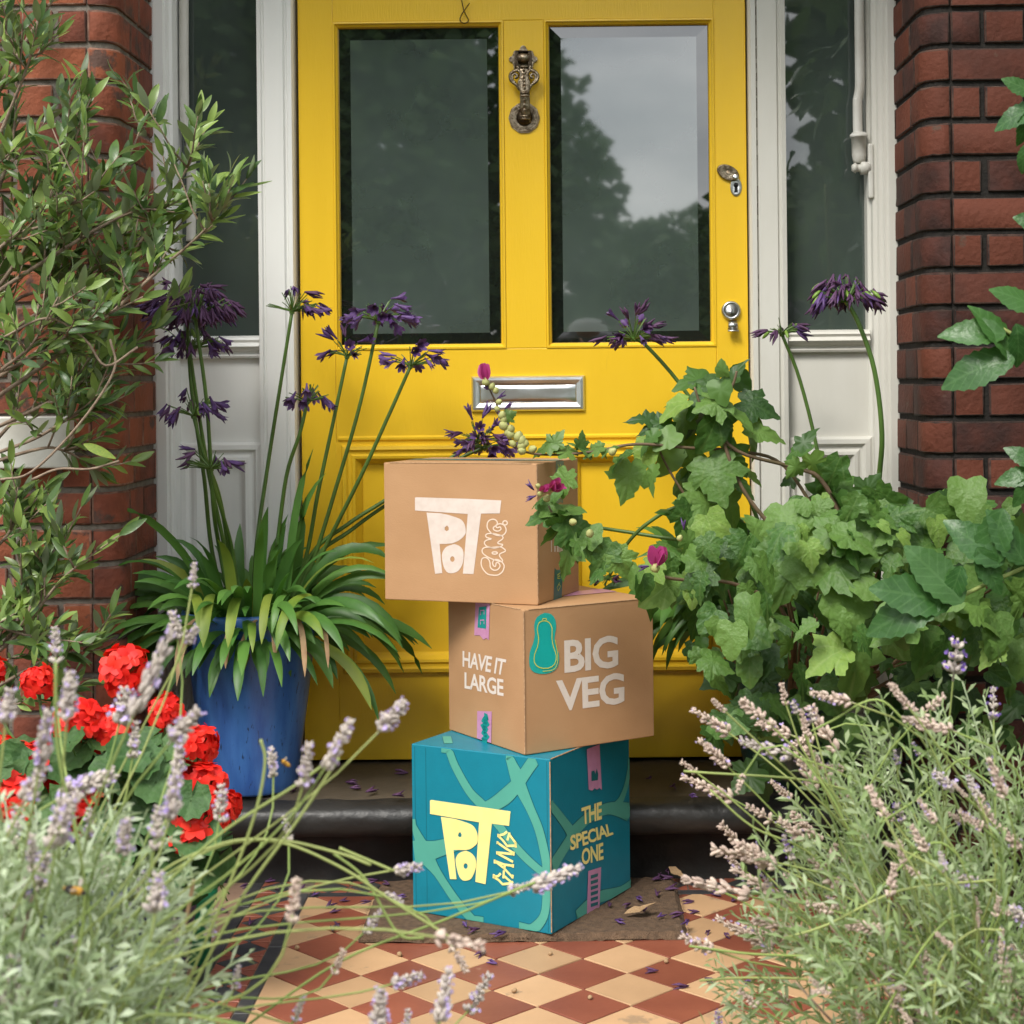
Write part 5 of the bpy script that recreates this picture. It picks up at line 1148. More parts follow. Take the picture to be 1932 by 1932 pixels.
# serrated climber from the right
clp = lambda t: .48 * (max(0, math.sin(math.pi * min(1, t ** .8 * .98 + .01))) ** .8) + .01
CLm = [leaf_strip('serrated_leaf', 'climber', clp, 15, f, d, tw, .07, .12) for f, d, tw in ((.15, .15, .1), (.3, .3, -.2), (.1, .4, .3), (-.1, .2, 0))]
cl = thing('climber', 'shrub with pointed serrated leaves reaching in from the right edge', 'shrub', (P(2080, 1500, 2.35).x, 2.35, -.01))
cst = MB()
def clst(pts, Y, r=.003): c = smoothline([P(x, y, Y) for x, y in pts], 5); cst.tube(c, r, 6)
clst([(2080, 1500), (2060, 1000), (2040, 500), (2020, 0)], 2.36, .008)
clst([(2050, 700), (1990, 690), (1925, 640), (1890, 620)], 2.35); clst([(2050, 400), (1990, 260), (1940, 240)], 2.35); clst([(2050, 1000), (1980, 930), (1930, 900)], 2.35)
clst([(2070, 1150), (1990, 1060), (1900, 1085), (1800, 1130), (1700, 1165)], 2.36, .003)
for x, y, s_, a in ((1880, 620, 135, 118), (1835, 625, 130, 175), (1840, 690, 150, 190), (1925, 560, 120, 150), (1925, 655, 90, 280), (1918, 210, 100, 190), (1925, 160, 75, 150), (1935, 245, 70, 260), (1920, 895, 85, 180), (1935, 860, 80, 140), (1930, 930, 70, 240), (1930, 300, 60, 250), (1960, 420, 100, 160),
                   (1765, 1080, 155, 132), (1720, 1120, 165, 165), (1870, 1030, 150, 250), (1840, 1020, 140, 140), (1700, 1155, 160, 195), (1905, 1010, 130, 120), (1800, 1110, 90, 250), (1870, 1080, 110, 300), (1955, 1060, 120, 200)):
    p = P(x, y, 2.34); an = math.radians(a); d = V((math.cos(an), U(-.25, .1), math.sin(an))); s2 = s_ / F * 2.34
    inst('leaf', random.choice(CLm).me, cl, frameM(p - d.normalized() * s2 * .5, d, V((U(-.4, .4), -1, U(.3, .9))), (s2 * U(.9, 1.1), s2, s2)))
shade_leaves = []  # unseen leaf bulk beyond the right edge, added to shade the pier and posts
for k in range(1500):
    Y = U(1.9, 3.0); x = P(1990, 900, Y).x + .06 + U(0, .9); p = V((x, Y, U(.15, 2.5))); d = rdir() + V((-.4, -.3, -.3))
    shade_leaves.append((random.choice(CLm), frameM(p, d, rdir() + V((0, 0, .8)), U(.08, .13))))
mergeT('foliage', shade_leaves, cl)  # the unseen leaf bulk added for shade
cst.build('stems', M['lavstem'], cl, True)

# ------------------------------------------------------------------ geraniums
def round_leaf(mt, seed):
    rr = random.Random(seed); n = 20; half = []
    for k in range(n + 1):
        a = -math.pi / 2 + .12 + (2 * math.pi - .24) * k / n
        r = .5 * (1 + .05 * math.cos(k * math.pi)) * (1 + rr.uniform(-.05, .05)); half.append((r * math.cos(a), .5 + r * math.sin(a)))
    ring = [(0, .3)] + half; m_ = len(ring); vs = [(0, .45, -.03)]
    ph = rr.uniform(0, 6)
    for k in (.55, 1.0):
        for i, (x, y) in enumerate(ring): vs.append((x * k, .45 + (y - .45) * k, .10 * k * k + .04 * math.sin(i * 1.9 + ph) * k))
    fs = [(0, 1 + i, 1 + (i + 1) % m_) for i in range(m_)] + [(1 + i, 1 + m_ + i, 1 + m_ + (i + 1) % m_, 1 + (i + 1) % m_) for i in range(m_)]
    return Tpl('geranium_leaf', vs, fs, mt)
GL = [round_leaf('gerleaf', s_) for s_ in (1, 2, 3, 4)]
ptl = lambda t: .72 * math.sin(math.pi * min(.90, t * .78 + .10)) ** .8 + .02
gpv, gpf = [], []
for k in range(5):
    a = 6.2832 * k / 5 + .2; tpv = leaf_strip('p', 'gerred', ptl, 4, .1, .35, 0); Mm = Matrix.Rotation(a, 4, 'Z') @ Matrix.Rotation(math.radians(28), 4, 'X')
    b = len(gpv); gpv += [Mm @ (v * .5) for v in tpv.v]; gpf += [tuple(b + i for i in f) for f in tpv.f]; bpy.data.meshes.remove(tpv.me)
GF = Tpl('geranium_floret', gpv, gpf, 'gerred')
def geranium(label, root, heads, leaves, Y):
    t = thing('geranium', label, 'plant', root); gs = MB(); gf = Foliage(t, 'leaf', 300)
    for x, y, r, dy in heads:
        c = P(x, y, Y + dy); rr = r / F * (Y + dy)
        gs.tube(bez(root + V((U(-.05, .05), U(-.05, .05), 0)), root + V((0, 0, .1)), c - V((0, 0, .12)), c - V((0, 0, rr * .2)), 8), .0026, 6)
        h = inst('flower_head', GF.me, t, frameM(c + V((0, -rr * .8, 0)), V((0, 0, 1)), V((0, -1, .2)), .034))
        n = 30 if r > 40 else 22
        for k in range(n):
            z = 1 - 1.45 * (k + .5) / n; a = 2.39996 * k; q = math.sqrt(max(0, 1 - z * z)); d = V((q * math.cos(a), q * math.sin(a), z)) + rdir() * .34; d.normalize(); d *= U(.82, 1.16)
            gs.tube([c - V((0, 0, rr * .15)), c + d * rr * .8], .0007, 3, False)
            s_ = .043 * U(.85, 1.1) * (r / 50) ** .4
            up = (d.normalized() + rdir() * .35).normalized(); y_ = rdir().cross(up).normalized()
            inst('floret', GF.me, h, frameM(c + d * rr * .8, y_, up, s_))
    for k in range(leaves):
        x0, x1, y0, y1 = REG
        x, y = U(x0, x1), U(y0, y1); Yl = Y + U(-.08, .16); p = P(x, y, Yl); an = math.radians(U(180, 360)); d = V((math.cos(an), U(-.8, -.1), math.sin(an) * .6))
        s_ = U(.045, .075); gf.add(random.choice(GL), frameM(p - d.normalized() * s_ * .5, d, V((U(-.4, .4), -.8, U(.2, 1))), s_))
        gs.tube(bez(root + V((U(-.07, .07), U(-.05, .05), 0)), root.lerp(p, .4) + V((0, 0, .05)), p + V((0, .03, -.03)), p, 5), .0016, 4, False)
    gf.done(); gs.build('stems', M['stalk'], t)
REG = (-40, 385, 1395, 1690)
geranium('scarlet geranium with round scalloped leaves in front of the left pier', npc + V((0, 0, -.02)),
         [(235, 1268, 50, .1), (72, 1290, 30, .1), (150, 1370, 48, 0), (205, 1378, 46, .02), (312, 1343, 34, .08), (376, 1408, 38, .03), (62, 1440, 44, 0), (105, 1462, 40, .02), (25, 1512, 56, -.05), (-20, 1270, 30, .1), (85, 1530, 36, -.02), (165, 1520, 34, 0), (375, 1490, 52, 0), (395, 1535, 44, -.02), (368, 1570, 46, -.05), (145, 1555, 28, 0), (10, 1420, 30, .05)], 120, 2.55)
REG = (300, 420, 1560, 1660)
geranium('small scarlet geranium seedling beside the tiled path edging', ggc + V((0, 0, -.01)), [(430, 1520, 24, .2)], 16, 2.62)

# ------------------------------------------------------------------ lavender
def spikeT(name, mc, mp, nwh, gap, fat, npet):
    mb = MB(); rr = random
    for wv in range(nwh):
        y = (wv + .5) / nwh
        if gap and wv == 0: y -= .10
        rad = fat * (1 - .45 * y) * U(.9, 1.1); n = 7 if fat > .1 else 5
        for k in range(n):
            a = 6.2832 * (k + .5 * (wv % 2)) / n + U(-.35, .35); d = (V((math.cos(a) * .75, .75, math.sin(a) * .75)) + rdir() * .35).normalized()
            b = V((math.cos(a) * rad * .25, y - .04 + U(-.05, .05), math.sin(a) * rad * .25)); Ln = rad * U(.8, 1.5)
            mb.mi = 0; mb.tube([b, b + d * Ln * .35, b + d * Ln * .75, b + d * Ln], [.1 * rad, .34 * rad, .30 * rad, .08 * rad], 5)
        for k in range(npet):
            a = U(0, 6.28); d = V((math.cos(a), .5, math.sin(a))).normalized(); b = V((0, y, 0)) + d * rad * 1.05; mb.mi = 1
            for q in range(3):
                e = (d + rdir() * .8).normalized(); s_ = e.cross(d).normalized() * rad * .28
                mb.add([b, b + e * rad * .35 + s_, b + e * rad * .6, b + e * rad * .35 - s_], [(0, 1, 2, 3)])
    mb.mi = 0; mb.tube([(0, -.12, 0), (0, 1, 0)], fat * .14, 4)
    return mb.mesh(name, [M[mc], M[mp]], True)
SPL = [spikeT('spike', 'lavcal', 'lavpetal', nw, g, ft, pt_) for nw, g, ft, pt_ in ((6, 1, .21, 2), (6, 0, .24, 2), (7, 1, .18, 2), (7, 0, .21, 3), (5, 1, .28, 3))]
SPD = [spikeT('spike', 'lavdry', 'lavpetal', nw, g, ft, pt_) for nw, g, ft, pt_ in ((6, 1, .18, 0), (7, 0, .16, 0), (5, 1, .20, 0), (6, 0, .18, 1), (8, 0, .15, 1))]
SPV = [spikeT('spike', 'lavcal', 'lavviolet', nw, g, ft, pt_) for nw, g, ft, pt_ in ((4, 1, .18, 5), (3, 0, .26, 5))]
def lavender(label, root, foliage, spikes, leafm, nshoot, shape):
    t = thing('lavender', label, 'plant', root)
    # foliage shoots
    mb = MB()
    for k in range(nshoot):
        p, d = shape(); d = d.normalized(); ln = U(.05, .10); up = rdir()
        mb.tube([p, p + d * ln], .0011, 3, False)
        for q in range(13):
            b = p + d * ln * (q + 1) / 13; a = q * 1.57 + k; s1 = d.cross(up).normalized(); s2 = d.cross(s1)
            ld = (d * U(.5, 1.0) + s1 * math.cos(a) * .8 + s2 * math.sin(a) * .8).normalized(); L_ = U(.020, .036) * (1.1 - .5 * q / 13); wv = ld.cross(rdir()).normalized() * U(.0019, .0031)
            m1 = b + ld * L_ * .55; e = b + ld * L_ + V((0, 0, -.003))
            mb.add([b, m1 - wv, e, m1 + wv], [(0, 1, 2, 3)])
    o = mb.build('foliage', M[leafm], t); o['kind'] = 'stuff'
    wd = MB()
    for k in range(22):
        q = shape()[0]; wd.tube(bez(root + V((U(-.04, .04), U(-.04, .04), 0)), root + V((0, 0, .12)), q - V((0, 0, .1)), q, 6), [.004, .0035, .003, .0025, .002, .0015, .001], 5)
    wd.build('woody_stems', M['bark'], t, True)
    return t
def lspike(t, x, y, ang, ln, Y, kind, base, r=.00105, arch=None):
    c = P(x, y, Y); an = math.radians(ang); d = V((math.cos(an), U(-.25, .25), math.sin(an))).normalized(); L_ = ln / F * Y
    b = c - d * L_ * .5
    rise = V((U(-.03, .03), U(-.03, .03), U(.08, .18))) if arch is None else arch
    dist = (b - base).length
    pts = bez(base, base + rise * (1 + dist), b - d * dist * .35, b, 10)
    st = MB().tube(pts + [b + d * L_ * .1], r, 5).build('stalk', M['lavstem'], t, True)
    me = random.choice(kind); inst('flower_spike', me, st, frameM(b, d, rdir(), (L_ * min(1, 74 / ln), L_, L_ * min(1, 74 / ln))))
def shapeL():
    while True:
        v = rdir() * R() ** .4
        if v.z > -.6: break
    c = P(25, 2010, 1.46); k = 1.46 / F
    p = c + V((v.x * 270 * k, v.y * .25, v.z * 355 * k))
    return p, v + V((0, 0, .75)) + rdir() * .45
lv = lavender('grey green lavender with pale lilac spikes in the lower left corner', V((-.69, 1.5, -.012)), None, None, 'lavleaf', 560, shapeL)
LS = [(365, 1083, 85, 42, 2), (330, 1178, 100, 45, 2), (362, 1198, 60, 40, 2), (292, 1262, 65, 150, 0), (232, 1330, 80, 60, 2), (105, 1215, 92, 60, 1), (130, 1312, 85, 90, 0), (82, 1395, 78, 115, 0), (15, 1332, 85, 62, 0), (65, 1478, 60, 70, 0), (165, 1482, 25, 110, 0), (130, 1530, 60, 80, 0), (254, 1392, 85, 60, 1), (350, 1368, 48, 75, 0), (338, 1428, 82, 95, 0), (326, 1500, 82, 90, 0), (296, 1558, 85, 70, 1), (168, 1560, 85, 65, 0), (112, 1550, 80, 85, 0), (236, 1578, 80, 72, 0), (60, 1605, 88, 65, 0), (80, 1645, 80, 65, 0), (416, 1512, 88, 60, 2), (514, 1436, 92, 50, 0), (578, 1440, 80, 80, 0), (640, 1400, 62, 90, 0), (742, 1350, 48, 72, 0), (541, 1560, 100, 42, 2), (556, 1695, 82, 75, 1), (705, 1737, 50, 46, 1), (770, 1638, 5, 52, 0), (232, 1730, 85, 80, 0), (268, 1672, 80, 50, 0), (296, 1682, 88, 62, 0), (328, 1765, 82, 60, 1), (140, 1812, 75, 85, 0), (66, 1790, 85, 60, 0), (140, 1885, 30, 75, 0), (300, 1890, 72, 50, 0), (447, 1842, 80, 42, 0), (745, 1695, -25, 34, 0), (872, 1778, -12, 85, 1), (868, 1812, -60, 50, 1), (1048, 1655, 22, 100, 0), (978, 1677, 20, 40, 0), (768, 1848, 18, 60, 0), (838, 1878, 80, 95, 0), (906, 1870, 60, 72, 0), (716, 1902, 88, 72, 0), (768, 1925, 86, 40, 0), (640, 1812, 65, 45, 1), (40, 1700, 80, 70, 0), (20, 1850, 80, 80, 0), (195, 1640, 85, 60, 0), (400, 1740, 75, 50, 1), (565, 1900, 70, 45, 1), (30, 1560, 85, 70, 0)]
for x, y, a, ln, kd in LS:
    Y = 1.60 - (.26 * R() if ln > 60 else -.08) - (.06 if y > 1750 else 0)
    if x > 900: Y = 1.72
    bx = 20 + U(-60, 160) if x < 500 else 150 + U(-60, 100)
    lspike(lv, x, y, a, ln * 1.05, Y, SPL if kd != 1 else SPL[2:3] + SPD[:1], P(bx, 2120, 1.48 + U(-.1, .15)), .00105)
def lstem(t, pts, Y, r=.0014, mt='lavstem', nm='stalk'): return MB().tube(smoothline([P(x, y, Y) for x, y in pts], 6), [r * 1.2] + [r] * (6 * (len(pts) - 1)), 6).build(nm, M[mt], t, True)
for pts, Y in (([(170, 1930), (260, 1690), (400, 1598), (520, 1585), (640, 1610), (700, 1632)], 1.54), ([(240, 1700), (400, 1602), (520, 1588), (640, 1635), (740, 1700), (860, 1775)], 1.58), ([(180, 1800), (300, 1680), (420, 1570), (560, 1480), (640, 1420)], 1.49), ([(300, 1980), (420, 1700), (480, 1540), (500, 1440), (492, 1395)], 1.49),
               ([(300, 1990), (440, 1720), (560, 1550), (640, 1430)], 1.45), ([(630, 1610), (690, 1660), (750, 1760), (800, 1770)], 1.62), ([(640, 1600), (700, 1625), (740, 1642)], 1.62), ([(430, 1960), (640, 1815), (840, 1735), (970, 1680), (1010, 1665)], 1.70), ([(100, 1990), (160, 1700), (110, 1420), (105, 1250)], 1.41)): lstem(lv, pts, Y)
dst = lstem(lv, [(300, 1990), (325, 1850), (350, 1740), (366, 1660)], 1.6, .0020, 'agadry', 'dry_stalk')
def shapeR():
    while True:
        v = rdir() * R() ** .4
        if v.z > -.6: break
    c = P(1840, 1930, 1.95); k = 1.95 / F
    p = c + V((v.x * 400 * k, v.y * .33, v.z * 500 * k))
    return p, v + V((-.15, 0, .75)) + rdir() * .5
rv = lavender('green lavender with fading beige spikes in the lower right corner', V((.82, 1.95, -.012)), None, None, 'lavleafr', 760, shapeR)
RS = [((1308, 1338), (1370, 1380)), ((1400, 1322), (1450, 1365)), ((1430, 1365), (1490, 1385)), ((1475, 1290), (1482, 1325)), ((1530, 1305), (1600, 1325)), ((1320, 1395), (1370, 1445)), ((1400, 1400), (1480, 1420)), ((1480, 1415), (1530, 1390)), ((1290, 1440), (1306, 1452)), ((1290, 1465), (1375, 1505)), ((1390, 1495), (1402, 1465)), ((1512, 1340), (1522, 1385)), ((1530, 1335), (1570, 1405)), ((1500, 1420), (1540, 1490)), ((1520, 1410), (1560, 1465)), ((1555, 1445), (1592, 1452)), ((1455, 1475), (1490, 1505)), ((1575, 1475), (1605, 1515)), ((1640, 1485), (1662, 1530)), ((1360, 1555), (1395, 1595)), ((1345, 1600), (1440, 1625)), ((1390, 1590), (1455, 1630)), ((1470, 1545), (1515, 1585)), ((1495, 1535), (1545, 1585)), ((1290, 1655), (1400, 1690)), ((1385, 1640), (1480, 1700)), ((1420, 1590), (1440, 1640)), ((1530, 1625), (1592, 1680)), ((1355, 1735), (1450, 1785)), ((1425, 1735), (1510, 1762)), ((1400, 1750), (1480, 1775)), ((1286, 1768), (1345, 1790)), ((1600, 1745), (1660, 1755)), ((1680, 1290), (1712, 1332)), ((1720, 1330), (1742, 1378)), ((1780, 1312), (1745, 1345)), ((1705, 1355), (1790, 1378)), ((1865, 1430), (1895, 1500)), ((1720, 1560), (1747, 1605)), ((1800, 1480), (1822, 1502)), ((1810, 1530), (1850, 1560)), ((1665, 1810), (1688, 1850)), ((1740, 1782), (1758, 1850)), ((1750, 1830), (1735, 1875)), ((1682, 1872), (1702, 1890)), ((1700, 1905), (1722, 1945)), ((1888, 1755), (1900, 1850)), ((1878, 1900), (1905, 1930)), ((1460, 1870), (1490, 1895)), ((1395, 1870), (1425, 1895)), ((1560, 1600), (1600, 1625)), ((1350, 1325), (1360, 1335)), ((1620, 1560), (1640, 1590)), ((1560, 1690), (1590, 1715)), ((1480, 1650), (1520, 1680)), ((1410, 1520), (1450, 1545)), ((1700, 1630), (1730, 1650)), ((1885, 1560), (1925, 1600)), ((1845, 1500), (1870, 1560)), ((1370, 1615), (1400, 1640))]
for (x0, y0), (x1, y1) in RS:
    ln = math.hypot(x1 - x0, y1 - y0) * 1.12; a = math.degrees(math.atan2(-(y0 - y1), x0 - x1)); Y = U(1.85, 2.15) if x1 < 1650 else U(1.7, 1.95)
    bs_ = P(U(1650, 1880), 2150, 1.95 + U(-.12, .12)); dx = (x0 - 1750) / F * Y
    lspike(rv, (x0 + x1) / 2, (y0 + y1) / 2, a, max(34, ln), Y, SPD + (SPL[2:3] if R() < .2 else []), bs_, .00115, V((U(-.02, .02), 0, U(.12, .24))))
for x, y, a, ln in ((1803, 1240, 85, 75), (1874, 1325, 88, 60), (1690, 1428, 100, 30), (1728, 1412, 120, 28), (1697, 1535, 110, 42), (1735, 1590, 130, 40), (1487, 1600, 110, 45), (1445, 1660, 130, 30), (1500, 1335, 110, 30), (1530, 1350, 100, 34), (1355, 1920, 90, 30), (1815, 1550, 20, 30), (1482, 1590, 100, 34)): lspike(rv, x, y, a, ln, 1.95, SPV, P(U(1650, 1880), 2150, 1.95))
for k in range(34):
    x, y = U(1540, 1925), U(1440, 1925)
    if x < 1600 and y < 1600: continue
    lspike(rv, x, y, U(60, 190), U(30, 60), U(1.7, 2.0), SPD if R() < .8 else SPL, P(U(1700, 1880), 2150, 1.9 + U(-.1, .1)))
for pts, Y in (([(1700, 2000), (1620, 1560), (1560, 1480), (1290, 1455)], 1.95), ([(1640, 1960), (1740, 1790), (1800, 1730), (1835, 1740)], 1.75), ([(1760, 1990), (1770, 1830), (1830, 1760), (1890, 1755)], 1.75), ([(1840, 1650), (1760, 1590), (1640, 1700), (1600, 1760)], 1.85), ([(1650, 1560), (1740, 1500), (1800, 1440), (1830, 1430)], 1.9), ([(1900, 1500), (1730, 1380), (1655, 1320), (1570, 1360), (1530, 1380)], 1.9), ([(1880, 1660), (1700, 1680), (1560, 1745), (1480, 1770)], 1.8), ([(1700, 1850), (1600, 1810), (1420, 1800), (1300, 1785)], 1.85), ([(1620, 1960), (1560, 1860), (1430, 1845), (1320, 1850)], 1.9), ([(1640, 1830), (1500, 1770), (1400, 1700), (1300, 1660)], 1.95), ([(1640, 1780), (1540, 1620), (1420, 1560), (1340, 1490)], 1.95)): lstem(rv, pts, Y)

# ------------------------------------------------------------------ bees
def bee(name, label, c, s_, d, m1, m2):
    t = thing(name, label, 'bee', c); d = V(d).normalized(); fm = frameM(c, d, V((0, -.3, 1)), s_)
    def el(nm, cy, rx, ry, rz, mt, cz=0):
        mb = MB(); prof = [(math.sin(math.pi * k / 8) + .001, -math.cos(math.pi * k / 8)) for k in range(9)]
        mb.lathe(prof, 12, M=Matrix.Rotation(-math.pi / 2, 4, 'X')); mb.v = [tuple(fm @ V((x * rx, cy + y * ry, z * rz + cz))) for x, y, z in mb.v]
        return mb.build(nm, M[mt], t, True)
    el('abdomen', -.28, .24, .34, .22, m1); el('band', -.10, .235, .10, .225, m2); el('thorax', .16, .22, .22, .22, m2, .03); el('head', .42, .13, .12, .13, 'fur'); el('tail_tip', -.58, .11, .10, .1, 'furyel')
    for s in (-1, 1):
        mb = MB(); pts = [(0, 0), (.10, .08), (.34, .06), (.46, -.08), (.40, -.2), (.2, -.16)]; mb.add([tuple(fm @ V((s * (x + .1), y + .1, .2 + x * .35))) for x, y in pts], [tuple(range(6))]); mb.build('wing', M['wing'], t)
        for k in range(3): mb = MB(); mb.tube([fm @ V((s * .12, .25 - k * .14, -.1)), fm @ V((s * .32, .3 - k * .22, -.16)), fm @ V((s * .36, .32 - k * .26, -.34))], .025 * s_, 4); mb.build('leg', M['fur'], t)
bee('bumblebee', 'dark bumblebee with yellow band feeding on a lilac lavender spike', P(143, 1681, 1.36), .0165, (.8, -.2, -.15), 'fur', 'furyel')
bee('honeybee', 'small tan bee hovering beside a lavender spike before the blue pot', P(537, 1439, 1.70), .011, (-.6, -.3, .5), 'furyel', 'furyel')

# ------------------------------------------------------------------ litter on the ground
def litter(pts, z, label, group, tps=WIL, s0=.017, s1=.027, nm='fallen_flower', cat='fallen flower'):
    for x, y in pts:
        p = PZ(x, y, z + .004); a = U(0, 6.28); d = V((math.cos(a), math.sin(a), U(-.05, .12)))
        o = inst(nm, random.choice(tps).me, None, frameM(p, d, V((0, 0, 1)) + rdir() * .3, U(s0, s1))); props(o, label, cat, group)
litter([(615, 1712), (622, 1722), (628, 1756), (640, 1748), (472, 1668), (500, 1663), (452, 1692), (470, 1745), (545, 1722), (535, 1752), (525, 1678), (730, 1735), (588, 1690), (690, 1650), (916, 1794), (938, 1818), (1242, 1831), (1330, 1845), (1366, 1760), (1320, 1720), (1340, 1755), (1300, 1860), (1420, 1850), (1310, 1700), (1380, 1700), (560, 1680), (430, 1720), (1360, 1690), (640, 1700)], 0, 'shrivelled purple flower fallen on the patterned floor tiles', 'fallen flowers on the tiles')
litter([(1190, 1704), (1200, 1692), (1240, 1690), (1255, 1678), (1150, 1710), (1300, 1735), (1290, 1722), (1230, 1660), (1270, 1655), (700, 1700), (735, 1668), (880, 1748), (905, 1752), (955, 1758), (1215, 1720), (1160, 1735), (750, 1690), (1240, 1730), (715, 1660), (1260, 1640)], .014, 'shrivelled purple flower fallen on the brown doormat', 'fallen flowers on the doormat')
litter([(660, 1486), (690, 1494), (652, 1475), (770, 1458), (545, 1492), (620, 1470), (740, 1500), (590, 1462), (1230, 1465), (1300, 1500), (1270, 1480)], ZS - .002, 'shrivelled purple flower fallen on the black doorstep', 'fallen flowers on the doorstep')
sdm = MB(); sdm.lathe([(.001, 0), (.5, .2), (.6, .5), (.35, .85), (.001, .95)], 8, M=Matrix.Rotation(.4, 4, 'X')); SEED = Tpl('husk', sdm.v, sdm.f, 'agadry')
litter([(752, 1803), (972, 1873), (1142, 1763), (1257, 1816), (1040, 1802), (560, 1790), (1115, 1885)], -.003, 'pale round seed husk dropped on the checkered tiles', 'seed husks on the tiles', [SEED], .006, .009, 'seed_husk', 'seed husk')
dl = leaf_strip('dry_leaf', 'agadry', lambda t: .4 * math.sin(math.pi * min(.97, t * .95 + .02)), 7, .35, -.2, .5, .08, .2)
for x, y, z, s_, a, lb in ((1178, 1724, .014, .055, .35, 'curled tan dry leaf on the doormat right of the teal box'), (1330, 1640, .003, .06, .2, 'brown dry leaf at the foot of the doorstep on the right'), (1290, 1655, .014, .04, 2.2, 'small dry leaf at the back right corner of the doormat')):
    o = inst('dry_leaf', dl.me, None, frameM(PZ(x, y, z + .006), V((math.cos(a), math.sin(a), .05)), V((0, -.3, 1)), s_)); props(o, lb, 'dry leaf')

# ------------------------------------------------------------------ what the door glass mirrors: street trees, hedge and the photographer
lfq = [(-.5, 0, 0), (0, -.35, .1), (.5, 0, 0), (0, .4, .05)]
def street_tree(label, x, y, blobs, nleaf, sz, th=None, nm='tree'):
    t = thing(nm, label, nm, (x, y, -.04)); rr = random.Random(int(x * 100 + y)); mb = MB()
    top = max(b[1][2] for b in blobs); tk = MB()
    tk.tube([(x, y, -.1), (x + .05, y, top * .35), (x - .04, y + .05, top * .7), (x, y, top)], [.16, .12, .08, .03], 8)
    for (w_, c, r) in blobs:
        tk.tube([(x, y, min(c[2], top) * .5), ((x + c[0]) / 2, (y + c[1]) / 2, c[2] * .8), c], [.06, .04, .015], 6)
        for k in range(int(nleaf * w_)):
            d = V((rr.gauss(0, 1), rr.gauss(0, 1), rr.gauss(0, 1))).normalized() * (rr.random() ** .4)
            # leaves in clumps, with gaps between them
            q = V(c) + V((d.x * r[0], d.y * r[1], d.z * r[2]))
            if math.sin(q.x * 5.1 + q.z * 2.3) + math.sin(q.z * 6.3 + q.y * 3.1 + 1) + math.sin(q.y * 4.7 - q.x * 3) < -1.75: continue
            m_ = Matrix.Translation(q) @ V((rr.uniform(-1, 1), rr.uniform(-1, 1), rr.uniform(-1, 1))).to_track_quat('Z', 'Y').to_matrix().to_4x4()
            s_ = sz * rr.uniform(.6, 1.3); mb.add([m_ @ (V(v) * s_) for v in lfq], [(0, 1, 2, 3)])
    tk.build('trunk', M['bark'], t, True); mb.build('crown', M['treeleaf'], t)
street_tree('broad dense street tree across the road mirrored in the left door pane', -2.3, -9, [(1, (-2.35, -9, 3.0), (2.7, 2.0, 2.5)), (.5, (-3.6, -9.4, 4.4), (2.2, 1.8, 2.0)), (.3, (-.55, -9, 2.3), (1.2, 1.0, 1.5)), (.3, (-1.4, -9, 4.3), (1.2, 1.0, 1.1)), (.8, (-3.2, -9.3, 6.6), (2.4, 1.9, 2.4))], 12500, .17)
street_tree('second tall street tree further left across the road mirrored in the left side window', -7.6, -9.5, [(1, (-7.2, -9.5, 4.0), (2.6, 2.0, 3.4))], 7000, .18)
street_tree('lower rounded street tree mirrored in the bottom of the right door pane', 1.9, -11, [(1, (1.75, -11, 1.5), (1.45, 1.1, 1.35)), (.5, (.75, -11, 1.65), (.75, .8, 1.0)), (.5, (3.2, -11.2, 2.0), (1.4, 1, 1.4))], 9000, .14)
street_tree('tall garden tree mirrored in the right side window', 2.15, -4, [(1, (2.15, -4, 3.4), (.75, .7, 1.6)), (.7, (2.2, -4, 1.6), (.85, .7, 1.2))], 2600, .19)
hx = thing('hedge', 'clipped hedge along the far side of the road mirrored low in the door glass', 'hedge', (0, -10, -.04)); mb = MB(); rr = random.Random(5)
for k in range(9000):
    q = V((rr.uniform(-9, 9), -10 + rr.uniform(-.4, .4), rr.uniform(0, 1.5 + .1 * math.sin(k)))); m_ = Matrix.Translation(q) @ V((rr.uniform(-1, 1), rr.uniform(-1, 1), rr.uniform(-1, 1))).to_track_quat('Z', 'Y').to_matrix().to_4x4(); s_ = .16 * rr.uniform(.6, 1.3); mb.add([m_ @ (V(v) * s_) for v in lfq], [(0, 1, 2, 3)])
mb.build('leaves', M['treeleaf'], hx); MB().box(-9, 9, -10.25, -9.75, -.04, 1.3).build('hedge_core', M['soil'], hx)
def skin(name, chain, edges, mt, parent, sub=2):
    me = bpy.data.meshes.new(name); me.from_pydata([c[:3] for c in chain], edges, []); me.materials.append(M[mt]); o = inst(name, me, parent)
    sk_ = o.modifiers.new('skin', 'SKIN'); sk_.use_smooth_shade = True; o.modifiers.new('sub', 'SUBSURF').levels = sub; o.modifiers['sub'].render_levels = sub
    for i, v in enumerate(me.skin_vertices[0].data): v.radius = chain[i][3] if isinstance(chain[i][3], tuple) else (chain[i][3],) * 2; v.use_root = (i == 0)
    return o
ph = thing('person', 'crouching person in a grey cap and shirt photographing the doorway', 'person', (.02, -.75, -.04))
ch = [(0, -.78, .28, .15), (.0, -.66, .50, (.15, .11)), (.02, -.50, .72, (.16, .11)), (.05, -.38, .90, (.13, .09)), (.08, -.31, .98, .06), (.10, -.26, 1.05, .075), (.10, -.25, 1.13, .08),
      (-.16, -.40, .94, .065), (-.30, -.28, .74, .047), (-.13, -.14, .86, .034), (-.085, -.12, .90, .03), (.28, -.40, .94, .065), (.36, -.26, .74, .047), (.15, -.14, .86, .034), (.10, -.12, .90, .03),
      (-.13, -.72, .27, .10), (-.24, -.30, .42, .075), (-.22, -.55, .06, .05), (-.22, -.42, .0, .045), (.14, -.72, .27, .10), (.26, -.32, .40, .075), (.24, -.60, .06, .05), (.24, -.47, .0, .045)]
